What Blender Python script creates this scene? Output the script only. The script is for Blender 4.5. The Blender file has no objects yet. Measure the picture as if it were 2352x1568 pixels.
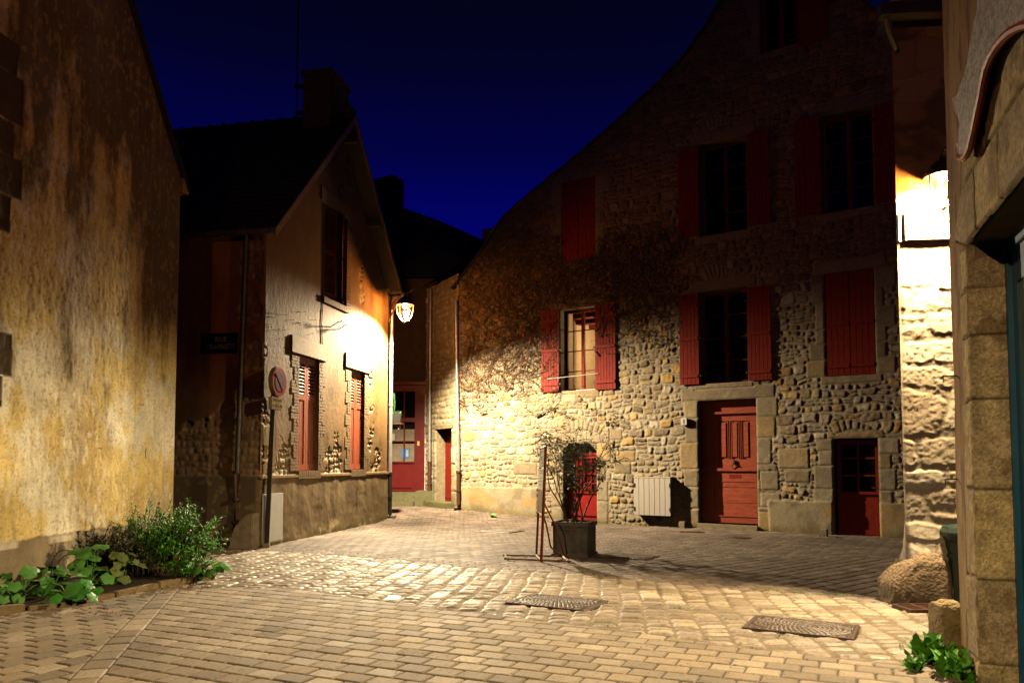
import bpy, bmesh, math, random
import numpy as np
from mathutils import Vector, Matrix
random.seed(7)
SC = bpy.context.scene
C = SC.collection
R = math.radians
# ------------------------------------------------------------------ camera
F, U0, VH, PITCH, CAMZ = 1730.0, 1176.0, 1062.0, R(3.0), 1.5
CV = VH - F*math.tan(PITCH)
cd = bpy.data.cameras.new('camera'); cam = bpy.data.objects.new('camera', cd); C.objects.link(cam)
cam.location = (0, 0, CAMZ); cam.rotation_euler = (R(90)+PITCH, 0, 0)
cd.sensor_width = 36; cd.lens = F/2352*36; cd.shift_y = (CV-784)/2352; cd.clip_end = 500
SC.camera = cam
# ------------------------------------------------------------------ sky
w = bpy.data.worlds.new('World'); SC.world = w; w.use_nodes = True
nt = w.node_tree; bg = nt.nodes['Background']
tc = nt.nodes.new('ShaderNodeTexCoord'); sx = nt.nodes.new('ShaderNodeSeparateXYZ'); cr = nt.nodes.new('ShaderNodeValToRGB')
nt.links.new(tc.outputs['Generated'], sx.inputs[0]); nt.links.new(sx.outputs[2], cr.inputs[0]); nt.links.new(cr.outputs[0], bg.inputs[0])
els = cr.color_ramp.elements
els[0].position = 0.10; els[0].color = (0.0006, 0.0010, 0.022, 1)
els[1].position = 0.56; els[1].color = (0.0012, 0.0012, 0.0075, 1)
for p_, c_ in ((0.30, (0.0004, 0.0008, 0.125, 1)), (0.38, (0.0006, 0.0008, 0.052, 1)), (0.47, (0.0010, 0.0010, 0.018, 1))):
    e = els.new(p_); e.color = c_
bg.inputs[1].default_value = 1.0
SC.view_settings.view_transform = 'Standard'; SC.view_settings.look = 'None'
SC.view_settings.exposure = 0; SC.view_settings.gamma = 1
SC.cycles.diffuse_bounces = 0; SC.cycles.glossy_bounces = 2; SC.cycles.transparent_max_bounces = 16
# ------------------------------------------------------------------ lamp powers (lamps are made in their lanterns' builders)
CORNER_DOWN, CORNER_FILL = 11500, 260
PILLAR_DOWN, PILLAR_FILL = 5000, 360
NEAR_DOWN, NEAR_FILL = 3200, 480
LC = (1.0, 0.79, 0.46); LS = (1.0, 0.40, 0.085)

# ------------------------------------------------------------------ projection of photo points onto the real planes
def ray(u, v):
    x, y = (u-U0)/F, -(v-CV)/F
    return Vector((x, math.cos(PITCH)-y*math.sin(PITCH), math.sin(PITCH)+y*math.cos(PITCH)))
def gz(X, Y): return np.clip(0.08*(Y-18.8), 0, 0.2)
def gpt(u, v):
    r = ray(u, v); z = 0.0
    for _ in range(12):
        t = (z-CAMZ)/r.z; X, Y = r.x*t, r.y*t; z = float(gz(X, Y))
    return X, Y
def atY(u, v, Y):
    r = ray(u, v); t = Y/r.y
    return Vector((r.x*t, Y, CAMZ+r.z*t))
class Frame:
    def __init__(s, x, y, dx, dy):
        l = math.hypot(dx, dy); s.x, s.y, s.dx, s.dy = x, y, dx/l, dy/l
        s.M = Matrix.Translation((x, y, 0)) @ Matrix.Rotation(math.atan2(dy, dx), 4, 'Z')
    def sz(s, u, v, y=0.0):
        r = ray(u, v); ox, oy = s.x - s.dy*y, s.y + s.dx*y
        # t*r.x = ox + q*dx ; t*r.y = oy + q*dy
        det = r.x*(-s.dy) + s.dx*r.y
        t = (ox*(-s.dy) + s.dx*oy)/det
        q = (r.x*t-ox)*s.dx + (r.y*t-oy)*s.dy
        return q, CAMZ + r.z*t
    def rect(s, u0, v0, u1, v1, y=0.0):
        um = (u0+u1)/2
        return s.sz(u0, (v0+v1)/2, y)[0], s.sz(u1, (v0+v1)/2, y)[0], s.sz(um, v1, y)[1], s.sz(um, v0, y)[1]
    def W(s, a, y, z): return s.M @ Vector((a, y, z))

# ------------------------------------------------------------------ numpy noise
def lat(seed): return np.random.RandomState(seed).rand(256, 256)
LAT = [lat(i) for i in range(6)]
def vn(x, y, k=0):
    L = LAT[k % 6]; xi = np.floor(x).astype(int); yi = np.floor(y).astype(int); fx = x-xi; fy = y-yi
    fx = fx*fx*(3-2*fx); fy = fy*fy*(3-2*fy)
    a = L[xi & 255, yi & 255]; b = L[(xi+1) & 255, yi & 255]; c = L[xi & 255, (yi+1) & 255]; d = L[(xi+1) & 255, (yi+1) & 255]
    return (a*(1-fx)+b*fx)*(1-fy)+(c*(1-fx)+d*fx)*fy
def fbm(x, y, k=0, o=4):
    v = 0; a = .5; s = 0
    for i in range(o):
        v = v+a*vn(x*2**i+17.3*i, y*2**i+9.1*i, k+i); s += a; a *= .55
    return v/s
def sst(a, b, x):
    t = np.clip((x-a)/(b-a), 0, 1); return t*t*(3-2*t)
def h1(i, k=0):
    return np.modf(np.abs(np.sin(i*12.9898+k*78.233)*43758.5453))[0]
def mixc(a, b, t): return a*(1-t[..., None])+b*t[..., None]
def col(*c): return np.array(c, float)
def pick(cols, r):
    cols = np.array(cols); return cols[np.clip((r*len(cols)).astype(int), 0, len(cols)-1)]

# ------------------------------------------------------------------ objects
def tag(o, label=None, cat=None, group=None, kind=None):
    if label: o['label'] = label
    if cat: o['category'] = cat
    if group: o['group'] = group
    if kind: o['kind'] = kind
    return o
def thing(name, label, cat, M=None, group=None):
    o = bpy.data.objects.new(name, None); C.objects.link(o); o.empty_display_size = .2
    if isinstance(M, Frame): M = M.M
    if M is not None: o.matrix_world = M
    return tag(o, label, cat, group)
def T(x, y, z=0, rz=0): return Matrix.Translation((x, y, z)) @ Matrix.Rotation(rz, 4, 'Z')
def link(name, me, mat, parent=None, M=None):
    o = bpy.data.objects.new(name, me); C.objects.link(o)
    if mat is not None and not me.materials: me.materials.append(mat)
    if parent is not None: o.parent = parent
    if M is not None: o.matrix_local = M
    return o
class MB:
    def __init__(s): s.v = []; s.f = []
    def add(s, vs, fs):
        n = len(s.v); s.v += [tuple(p) for p in vs]; s.f += [tuple(i+n for i in f) for f in fs]; return s
    def box(s, x0, x1, y0, y1, z0, z1, M=None):
        vs = [Vector((x, y, z)) for x in (x0, x1) for y in (y0, y1) for z in (z0, z1)]
        if M is not None: vs = [M @ p for p in vs]
        return s.add(vs, [(0, 1, 3, 2), (4, 6, 7, 5), (0, 4, 5, 1), (2, 3, 7, 6), (0, 2, 6, 4), (1, 5, 7, 3)])
    def prism(s, pts, y0, y1):           # polygon in x,z extruded along y
        n = len(pts); vs = [(a, y0, b) for a, b in pts]+[(a, y1, b) for a, b in pts]
        return s.add(vs, [tuple(range(n)), tuple(range(2*n-1, n-1, -1))]+[(i, i+n, (i+1) % n+n, (i+1) % n) for i in range(n)])
    def tube(s, pts, r, n=8, cap=True):
        pts = [Vector(p) for p in pts]; m = len(pts); rs = r if isinstance(r, (list, tuple)) else [r]*m
        vs = []; up = Vector((0, 0, 1))
        for i, p in enumerate(pts):
            t = (pts[min(i+1, m-1)]-pts[max(i-1, 0)])
            if t.length < 1e-9: t = Vector((0, 0, 1))
            t.normalize()
            a = t.cross(up)
            if a.length < .05: a = t.cross(Vector((0, 1, 0)))
            a.normalize(); b = t.cross(a)
            for k in range(n):
                g = 2*math.pi*k/n; vs.append(p+(a*math.cos(g)+b*math.sin(g))*rs[i])
        fs = [(i*n+k, i*n+(k+1) % n, (i+1)*n+(k+1) % n, (i+1)*n+k) for i in range(m-1) for k in range(n)]
        if cap: fs += [tuple(range(n-1, -1, -1)), tuple(range((m-1)*n, m*n))]
        return s.add(vs, fs)
    def lathe(s, prof, n=16, c=(0, 0, 0), rot=0.0):
        vs = [(c[0]+r*math.cos(2*math.pi*k/n+rot), c[1]+r*math.sin(2*math.pi*k/n+rot), c[2]+z) for r, z in prof for k in range(n)]
        m = len(prof)
        fs = [(i*n+k, i*n+(k+1) % n, (i+1)*n+(k+1) % n, (i+1)*n+k) for i in range(m-1) for k in range(n)]
        fs += [tuple(range(n-1, -1, -1)), tuple(range((m-1)*n, m*n))]
        return s.add(vs, fs)
    def leaf(s, p, d, side, L, Wd, bend=.2):
        p = Vector(p); d = Vector(d).normalized(); side = Vector(side); side = (side-d*side.dot(d)).normalized(); n = d.cross(side)
        m = p+d*L*.5-n*L*bend*.3; e = p+d*L-n*L*bend
        return s.add([p, m+side*Wd/2+n*Wd*.15, e, m-side*Wd/2+n*Wd*.15, m], [(0, 1, 4), (1, 2, 4), (4, 2, 3), (0, 4, 3)])
    def build(s, name, mat, parent=None, M=None, bevel=0, smooth=False):
        me = bpy.data.meshes.new(name); me.from_pydata(s.v, [], s.f)
        bm = bmesh.new(); bm.from_mesh(me)
        bmesh.ops.recalc_face_normals(bm, faces=bm.faces)
        if bevel:
            es = [e for e in bm.edges if len(e.link_faces) == 2 and e.calc_face_angle(0) > .6]
            bmesh.ops.bevel(bm, geom=es, offset=bevel, segments=2, affect='EDGES', clamp_overlap=True)
        bm.to_mesh(me); bm.free()
        if smooth:
            for p in me.polygons: p.use_smooth = True
            try: me.set_sharp_from_angle(angle=R(42))
            except Exception: pass
        return link(name, me, mat, parent, M)
def split_build(mb, name, mat, parent=None, M=None, bevel=0, smooth=False, tol=.03):
    par = list(range(len(mb.v)))
    def fd(i):
        while par[i] != i: par[i] = par[par[i]]; i = par[i]
        return i
    for f in mb.f:
        a = fd(f[0])
        for j in f[1:]: par[fd(j)] = a
    comp = {}
    for fi, f in enumerate(mb.f): comp.setdefault(fd(f[0]), []).append(fi)
    cl = []
    for fs in comp.values():
        P = [mb.v[i] for fi in fs for i in mb.f[fi]]; lo = [min(p[k] for p in P) for k in range(3)]; hi = [max(p[k] for p in P) for k in range(3)]
        near = [c for c in cl if all(lo[k] <= c[1][k]+tol and hi[k] >= c[0][k]-tol for k in range(3))]
        c0 = [lo, hi, list(fs)]
        for c in near: c0 = [[min(x, y) for x, y in zip(c0[0], c[0])], [max(x, y) for x, y in zip(c0[1], c[1])], c0[2]+c[2]]
        cl = [c for c in cl if not any(c is n_ for n_ in near)]; cl.append(c0)
    out = []
    for lo, hi, fs in cl:
        m = MB(); ix = {}
        for fi in fs:
            f2 = []
            for i in mb.f[fi]:
                if i not in ix: ix[i] = len(m.v); m.v.append(mb.v[i])
                f2.append(ix[i])
            m.f.append(tuple(f2))
        out.append(m.build(name, mat, parent, M, bevel, smooth))
    return out
def grid_mesh(name, V, keep, colr, mat, parent=None, M=None):
    n, m = V.shape[:2]; idx = np.arange(n*m).reshape(n, m)
    q = np.stack([idx[:-1, :-1], idx[1:, :-1], idx[1:, 1:], idx[:-1, 1:]], -1)
    q = q[keep] if keep is not None else q.reshape(-1, 4)
    used = np.zeros(n*m, bool); used[q.ravel()] = True
    mp = np.cumsum(used)-1; q = mp[q]; P = V.reshape(-1, 3)[used]; cc = colr.reshape(-1, 4)[used]
    me = bpy.data.meshes.new(name)
    me.vertices.add(len(P)); me.vertices.foreach_set('co', P.astype(np.float32).ravel())
    me.loops.add(q.size); me.loops.foreach_set('vertex_index', q.astype(np.int32).ravel())
    me.polygons.add(len(q)); me.polygons.foreach_set('loop_start', np.arange(0, q.size, 4, dtype=np.int32))
    me.polygons.foreach_set('loop_total', np.full(len(q), 4, np.int32))
    me.update(calc_edges=True)
    me.polygons.foreach_set('use_smooth', np.ones(len(q), bool))
    at = me.color_attributes.new('Col', 'FLOAT_COLOR', 'POINT'); at.data.foreach_set('color', cc.astype(np.float32).ravel())
    return link(name, me, mat, parent, M)
def axis(a, b, breaks, res):
    ks = sorted(set([a, b]+[x for x in breaks if a+1e-4 < x < b-1e-4])); out = [a]
    for p, q in zip(ks[:-1], ks[1:]):
        n = max(1, int(round((q-p)/res))); out += list(np.linspace(p, q, n+1)[1:])
    return np.array(out)
def wallgrid(name, fn, s0, s1, z0, z1, res, mat, holes=(), ztop=None, zbot=None, parent=None, M=None, fade=(1, 1)):
    sa = axis(s0, s1, [x for h in holes for x in h[:2]], res); za = axis(z0, z1, [x for h in holes for x in h[2:4]], res)
    S, Z = np.meshgrid(sa, za, indexing='ij')
    h, c, rg = fn(S, Z)
    if fade[0]: h = h*sst(0, .04, S-s0)
    if fade[1]: h = h*sst(0, .04, s1-S)
    keep = np.ones((len(sa)-1, len(za)-1), bool)
    sc = (sa[1:]+sa[:-1])/2; zc = (za[1:]+za[:-1])/2
    for a, b, p, q in holes:
        keep &= ~(((sc > a) & (sc < b))[:, None] & ((zc > p) & (zc < q))[None, :])
    Zc = Z
    if ztop is not None:
        zt = ztop(S); Zc = np.minimum(Z, zt); keep &= ~((Z[:-1, :-1] >= zt[:-1, :-1]) & (Z[1:, :-1] >= zt[1:, :-1]))
    V = np.stack([S, -h, Zc], -1)
    cc = np.concatenate([np.clip(c, 0, 1), rg[..., None]], -1)
    return grid_mesh(name, V, keep, cc, mat, parent, M)

# ------------------------------------------------------------------ materials
def base_mat(name):
    m = bpy.data.materials.new(name); m.use_nodes = True
    return m, m.node_tree.nodes, m.node_tree.links, m.node_tree.nodes['Principled BSDF']
def vmat(name, ns=60, nv=.35, bump=.4, bd=.004, spec=.3):
    m, N, L, b = base_mat(name)
    a = N.new('ShaderNodeVertexColor'); a.layer_name = 'Col'
    t = N.new('ShaderNodeTexCoord'); n1 = N.new('ShaderNodeTexNoise'); n1.inputs['Scale'].default_value = ns; n1.inputs['Detail'].default_value = 5
    n1.inputs['Roughness'].default_value = .7
    L.new(t.outputs['Object'], n1.inputs['Vector'])
    mr = N.new('ShaderNodeMapRange'); mr.inputs[1].default_value = .25; mr.inputs[2].default_value = .75
    mr.inputs[3].default_value = 1-nv; mr.inputs[4].default_value = 1+nv; L.new(n1.outputs[0], mr.inputs[0])
    mx = N.new('ShaderNodeVectorMath'); mx.operation = 'SCALE'; L.new(a.outputs[0], mx.inputs[0]); L.new(mr.outputs[0], mx.inputs['Scale'])
    L.new(mx.outputs[0], b.inputs['Base Color']); L.new(a.outputs[1], b.inputs['Roughness'])
    bp = N.new('ShaderNodeBump'); bp.inputs['Strength'].default_value = bump; bp.inputs['Distance'].default_value = bd
    n2 = N.new('ShaderNodeTexNoise'); n2.inputs['Scale'].default_value = ns*1.6; n2.inputs['Detail'].default_value = 6; n2.inputs['Roughness'].default_value = .75
    L.new(t.outputs['Object'], n2.inputs['Vector']); L.new(n2.outputs[0], bp.inputs['Height']); L.new(bp.outputs[0], b.inputs['Normal'])
    b.inputs['Specular IOR Level'].default_value = spec
    return m
def nmat(name, c1, c2=None, scale=12, rough=.6, bump=.15, bscale=None, metal=0, stretch=(1, 1, 1), spec=.4, bd=.01):
    m, N, L, b = base_mat(name); c2 = c2 or tuple(x*.6 for x in c1)
    t = N.new('ShaderNodeTexCoord'); mp = N.new('ShaderNodeMapping'); mp.inputs['Scale'].default_value = stretch; L.new(t.outputs['Object'], mp.inputs[0])
    n1 = N.new('ShaderNodeTexNoise'); n1.inputs['Scale'].default_value = scale; n1.inputs['Detail'].default_value = 6; n1.inputs['Roughness'].default_value = .65
    L.new(mp.outputs[0], n1.inputs['Vector'])
    r = N.new('ShaderNodeValToRGB'); r.color_ramp.elements[0].position = .35; r.color_ramp.elements[1].position = .68
    r.color_ramp.elements[0].color = (*c1, 1); r.color_ramp.elements[1].color = (*c2, 1)
    L.new(n1.outputs[0], r.inputs[0]); L.new(r.outputs[0], b.inputs['Base Color'])
    b.inputs['Roughness'].default_value = rough; b.inputs['Metallic'].default_value = metal; b.inputs['Specular IOR Level'].default_value = spec
    if bump:
        n2 = N.new('ShaderNodeTexNoise'); n2.inputs['Scale'].default_value = bscale or scale*3; n2.inputs['Detail'].default_value = 5; L.new(mp.outputs[0], n2.inputs['Vector'])
        bp = N.new('ShaderNodeBump'); bp.inputs['Strength'].default_value = bump; bp.inputs['Distance'].default_value = bd
        L.new(n2.outputs[0], bp.inputs['Height']); L.new(bp.outputs[0], b.inputs['Normal'])
    return m
def emat(name, c, st):
    m, N, L, b = base_mat(name); b.inputs['Base Color'].default_value = (0, 0, 0, 1)
    b.inputs['Emission Color'].default_value = (*c, 1); b.inputs['Emission Strength'].default_value = st; return m
def glassmat(name, tint=(.9, .9, .9), gl=.12, rough=.05):
    m, N, L, b = base_mat(name); tr = N.new('ShaderNodeBsdfTransparent'); tr.inputs[0].default_value = (*tint, 1)
    g = N.new('ShaderNodeBsdfGlossy'); g.inputs['Roughness'].default_value = rough; mx = N.new('ShaderNodeMixShader'); mx.inputs[0].default_value = gl
    L.new(tr.outputs[0], mx.inputs[1]); L.new(g.outputs[0], mx.inputs[2]); L.new(mx.outputs[0], N['Material Output'].inputs[0]); return m
M_WALL = vmat('weathered_plaster', 45, .22, .5, .004)
M_STONE = vmat('rubble_stone', 38, .35, .7, .008)
M_GRAN = vmat('rough_granite', 70, .4, .9, .006)
M_PAVE = vmat('street_paving', 130, .22, .45, .0025, .5)
M_RED = nmat('oxblood_paint', (.27, .022, .010), (.13, .011, .006), 9, .6, .25, 40, stretch=(6, 6, .6), spec=.15)
M_REDD = nmat('dull_red_paint', (.40, .08, .034), (.24, .038, .018), 7, .5, .25, 30, stretch=(.8, 6, 5))
M_ORED = nmat('faded_orange_red_paint', (.36, .075, .032), (.26, .045, .018), 6, .5, .3, 40, stretch=(6, 6, .6))
M_STONEP = nmat('plain_stone', (.34, .26, .16), (.20, .15, .09), 7, .9, .8, 50, bd=.02)
M_DSTONE = nmat('dark_stone', (.10, .075, .05), (.05, .04, .03), 7, .9, .8, 50, bd=.02)
M_SLATE = nmat('slate', (.018, .018, .020), (.010, .010, .012), 9, .75, .5, 30)
M_BRICKC = nmat('chimney_brick', (.10, .06, .035), (.05, .03, .02), 14, .9, .6, 60)
M_ZINC = nmat('zinc', (.42, .42, .40), (.30, .29, .27), 8, .42, .1, 30, metal=.6)
M_ZINCD = nmat('dull_zinc', (.10, .095, .09), (.06, .055, .05), 8, .5, .1, 30, metal=.5)
M_CAST = nmat('brown_cast_iron', (.085, .035, .018), (.05, .02, .012), 20, .5, .3, 60)
M_IRON = nmat('dark_iron', (.022, .018, .015), (.035, .02, .012), 30, .55, .3, 80, metal=.3)
M_WOODD = nmat('dark_eaves_timber', (.11, .07, .035), (.06, .035, .018), 10, .7, .3, 30, stretch=(1, 1, 5))
M_WOODL = nmat('worn_fascia_board', (.40, .27, .12), (.28, .18, .08), 10, .6, .3, 30)
M_DARK = nmat('dark_interior', (.006, .005, .004), (.004, .003, .003), 5, .8, 0)
M_PANE = nmat('dark_window_pane', (.008, .008, .008), (.005, .005, .005), 3, .08, 0, spec=.12)
M_GLASS = glassmat('clear_glass')
M_WHITE = nmat('white_painted_metal', (.62, .60, .56), (.54, .52, .47), 6, .5, .1, 20)
M_VENT = nmat('greyish_white_planks', (.52, .46, .40), (.44, .38, .33), 8, .6, .2, 40, stretch=(5, 5, .7))
M_BRICK = nmat('pale_brick', (.26, .17, .08), (.17, .105, .05), 30, .85, .5, 80)
M_SOIL = nmat('dark_soil', (.045, .028, .014), (.02, .013, .008), 20, .95, .9, 60, bd=.03)
M_BARK = nmat('brown_bark', (.085, .045, .022), (.045, .025, .014), 25, .7, .4, 60)
M_VINE = nmat('dry_vine_bark', (.10, .055, .026), (.05, .028, .014), 25, .85, .3, 60)
M_LIT = emat('lamp_bulb', (1, .86, .6), 220)

# ------------------------------------------------------------------ stone layout
def rbox(u, v, bu, bv, r):
    r = np.minimum(r, .9*np.minimum(bu, bv)); qx = np.abs(u)-(bu-r); qy = np.abs(v)-(bv-r)
    return np.hypot(np.maximum(qx, 0), np.maximum(qy, 0))+np.minimum(np.maximum(qx, qy), 0)-r
def stones(S, Z, seed, rh=(.13, .26), asp=(.9, 2.3), warp=.045, joint=.022, split=.28, rr=.5):
    rs = np.random.RandomState(seed)
    Sw = S+warp*(fbm(S*2.6, Z*2.6, seed, 3)-.5)*2+.02*(vn(S*9, Z*9, seed+2)-.5)
    Zw = Z+warp*1.3*(fbm(S*1.7+40, Z*2.6+7, seed+1, 3)-.5)*2+.02*(vn(S*9+50, Z*9, seed+3)-.5)
    z = Z.min()-.4; rows = [z]
    while z < Z.max()+.5: z += rs.uniform(*rh); rows.append(z)
    rows = np.array(rows); ri = np.clip(np.searchsorted(rows, Zw)-1, 0, len(rows)-2)
    d = np.zeros(S.shape); cid = np.zeros(S.shape)
    for r in range(len(rows)-1):
        m = ri == r
        if not m.any(): continue
        h = rows[r+1]-rows[r]; x = S.min()-.6-rs.rand()*.3; xs = [x]
        while x < S.max()+.6: x += h*rs.uniform(*asp); xs.append(x)
        xs = np.array(xs); sw = Sw[m]; zw = Zw[m]-rows[r]
        ci = np.clip(np.searchsorted(xs, sw)-1, 0, len(xs)-2); wdt = xs[ci+1]-xs[ci]; u = sw-xs[ci]-wdt/2
        rnd = rs.rand(len(xs)+1)[ci]; sp = (rnd < split) & (h > .15); cut = h*(.35+.3*rs.rand(len(xs)+1)[ci])
        up = zw > cut
        v = np.where(sp, np.where(up, zw-(cut+h)/2, zw-cut/2), zw-h/2); bv = np.where(sp, np.where(up, (h-cut)/2, cut/2), h/2)
        d[m] = rbox(u, v, wdt/2-joint/2, bv-joint/2, rr*bv); cid[m] = r*977+ci*7+np.where(sp & up, 3, 0)+1
    return d, cid+seed*13
def override(S, Z, d, cid, quads, marg=.02):
    for k, (q, inset) in enumerate(quads):
        q = np.array(q, float); a = 0
        for i in range(len(q)): a += q[i][0]*q[(i+1) % len(q)][1]-q[(i+1) % len(q)][0]*q[i][1]
        if a < 0: q = q[::-1]
        lo, hi = q.min(0)-.1, q.max(0)+.1
        m = (S > lo[0]) & (S < hi[0]) & (Z > lo[1]) & (Z < hi[1])
        if not m.any(): continue
        s_, z_ = S[m]+.012*(vn(S[m]*7, Z[m]*7, 1)-.5), Z[m]+.012*(vn(S[m]*7, Z[m]*7, 2)-.5); dist = np.full(s_.shape, 9.)
        for i in range(len(q)):
            p, r = q[i], q[(i+1) % len(q)]; e = (r-p)/np.hypot(*(r-p)); dist = np.minimum(dist, (s_-p[0])*-e[1]+(z_-p[1])*e[0])
        dist -= inset; take = dist > -marg
        dm = d[m]; cm = cid[m]; dm[take] = -dist[take]; cm[take] = 90001+k*31; d[m] = dm; cid[m] = cm
    return d, cid
def rq(a, b, p, q): return [(a, p), (b, p), (b, q), (a, q)]
def surround(h, seed, jw=(.2, .42), jh=(.3, .55), lint=.26, sill=.16, lx=.22, zb=None, jamb=True):
    rs = random.Random(seed); s0, s1, z0, z1 = h; out = []
    if lint: out.append((rq(s0-lx, s1+lx, z1, z1+lint), .006))
    if sill: out.append((rq(s0-.12, s1+.12, z0-sill, z0), .006))
    if jamb:
        for sd in (-1, 1):
            z = z0 if zb is None else zb
            while z < z1-.05:
                z2 = min(z1, z+rs.uniform(*jh)); z2 = z1 if z1-z2 < .15 else z2; wd = rs.uniform(*jw)
                out.append((rq(s0-wd, s0, z, z2) if sd < 0 else rq(s1, s1+wd, z, z2), .006)); z = z2
    return out
def fan(cx, cz, r0, r1, a0, a1, n):
    out = []
    for i in range(n):
        p, q = R(a0+(a1-a0)*(i+.35*h1(i*3.1, 2)*(i > 0))/n), R(a0+(a1-a0)*(i+1+.35*h1(i*3.1+3.1, 2)*(i < n-1))/n); r1 = r1+.12*(h1(i*1.7, 5)-.5)
        out.append(([(cx+r0*math.cos(p), cz+r0*math.sin(p)), (cx+r1*math.cos(p), cz+r1*math.sin(p)), (cx+r1*math.cos(q), cz+r1*math.sin(q)), (cx+r0*math.cos(q), cz+r0*math.sin(q))], .01))
    return out
def stone_look(S, Z, d, cid, cols, mortar, amp=.028, edge=.035, seed=0, rough=.85):
    r1, r2, r3 = h1(cid, 1), h1(cid, 2), h1(cid, 3)
    c = pick(cols, r1)*(.78+.5*r2)[..., None]
    n = fbm(S*5, Z*5, seed, 4); c = c*(.7+.6*n)[..., None]
    t = sst(-.012, .004, d); c = mixc(c, mortar*(.75+.5*fbm(S*8, Z*8, seed+1, 3))[..., None], t)
    h = amp*(.55+.75*r3)*sst(0, edge, -d)+.024*(fbm(S*15, Z*15, seed+2, 4)-.5)*(d < 0)+.008*(fbm(S*4, Z*4, seed+3, 3)-.5)
    return h, c, np.full(S.shape, rough)

# ================================================================== GROUND
LBP = [gpt(*p) for p in [(330, 1349), (517, 1350), (673, 1351), (798, 1371), (946, 1390), (1063, 1406), (1298, 1433), (1435, 1449), (1683, 1484), (1815, 1500), (1901, 1511), (2061, 1529), (2300, 1560)]]
UBP = [gpt(*p) for p in [(430, 1262), (575, 1262), (751, 1273), (946, 1289), (1098, 1305), (1298, 1316), (1435, 1328), (1690, 1355), (1847, 1361), (2003, 1383), (2200, 1400)]]
def fY(P, X): return np.interp(X, [p[0] for p in P], [p[1] for p in P])
def bricks(a, b, la, wb, joint, seed, jit=0.0, rr=.012, off=.5, jm=1.0):
    row = np.floor(b/wb); v = b-row*wb-wb/2; sh = off*(row % 2)*la+jit*la*(h1(row, seed)-.5); a2 = a+sh; ci = np.floor(a2/la); u = a2-ci*la-la/2
    cid = row*311+ci*17+seed*5; ju = joint*(1+.8*(h1(cid, 4)-.5)*jit*4)
    return rbox(u, v, la/2-ju*jm/2, wb/2-joint/2, rr), cid, u, v
COVERS = [(1145, 1367, 1415, 1402, .93, -30, 0), (1690, 1414, 1990, 1469, .93, -29, 0), (1085, 1213, 1206, 1227, .93, -30, 0), (1385, 1270, 1500, 1289, .85, -30, 0), (1672, 1230, 1730, 1242, .42, 0, 1)]
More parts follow.
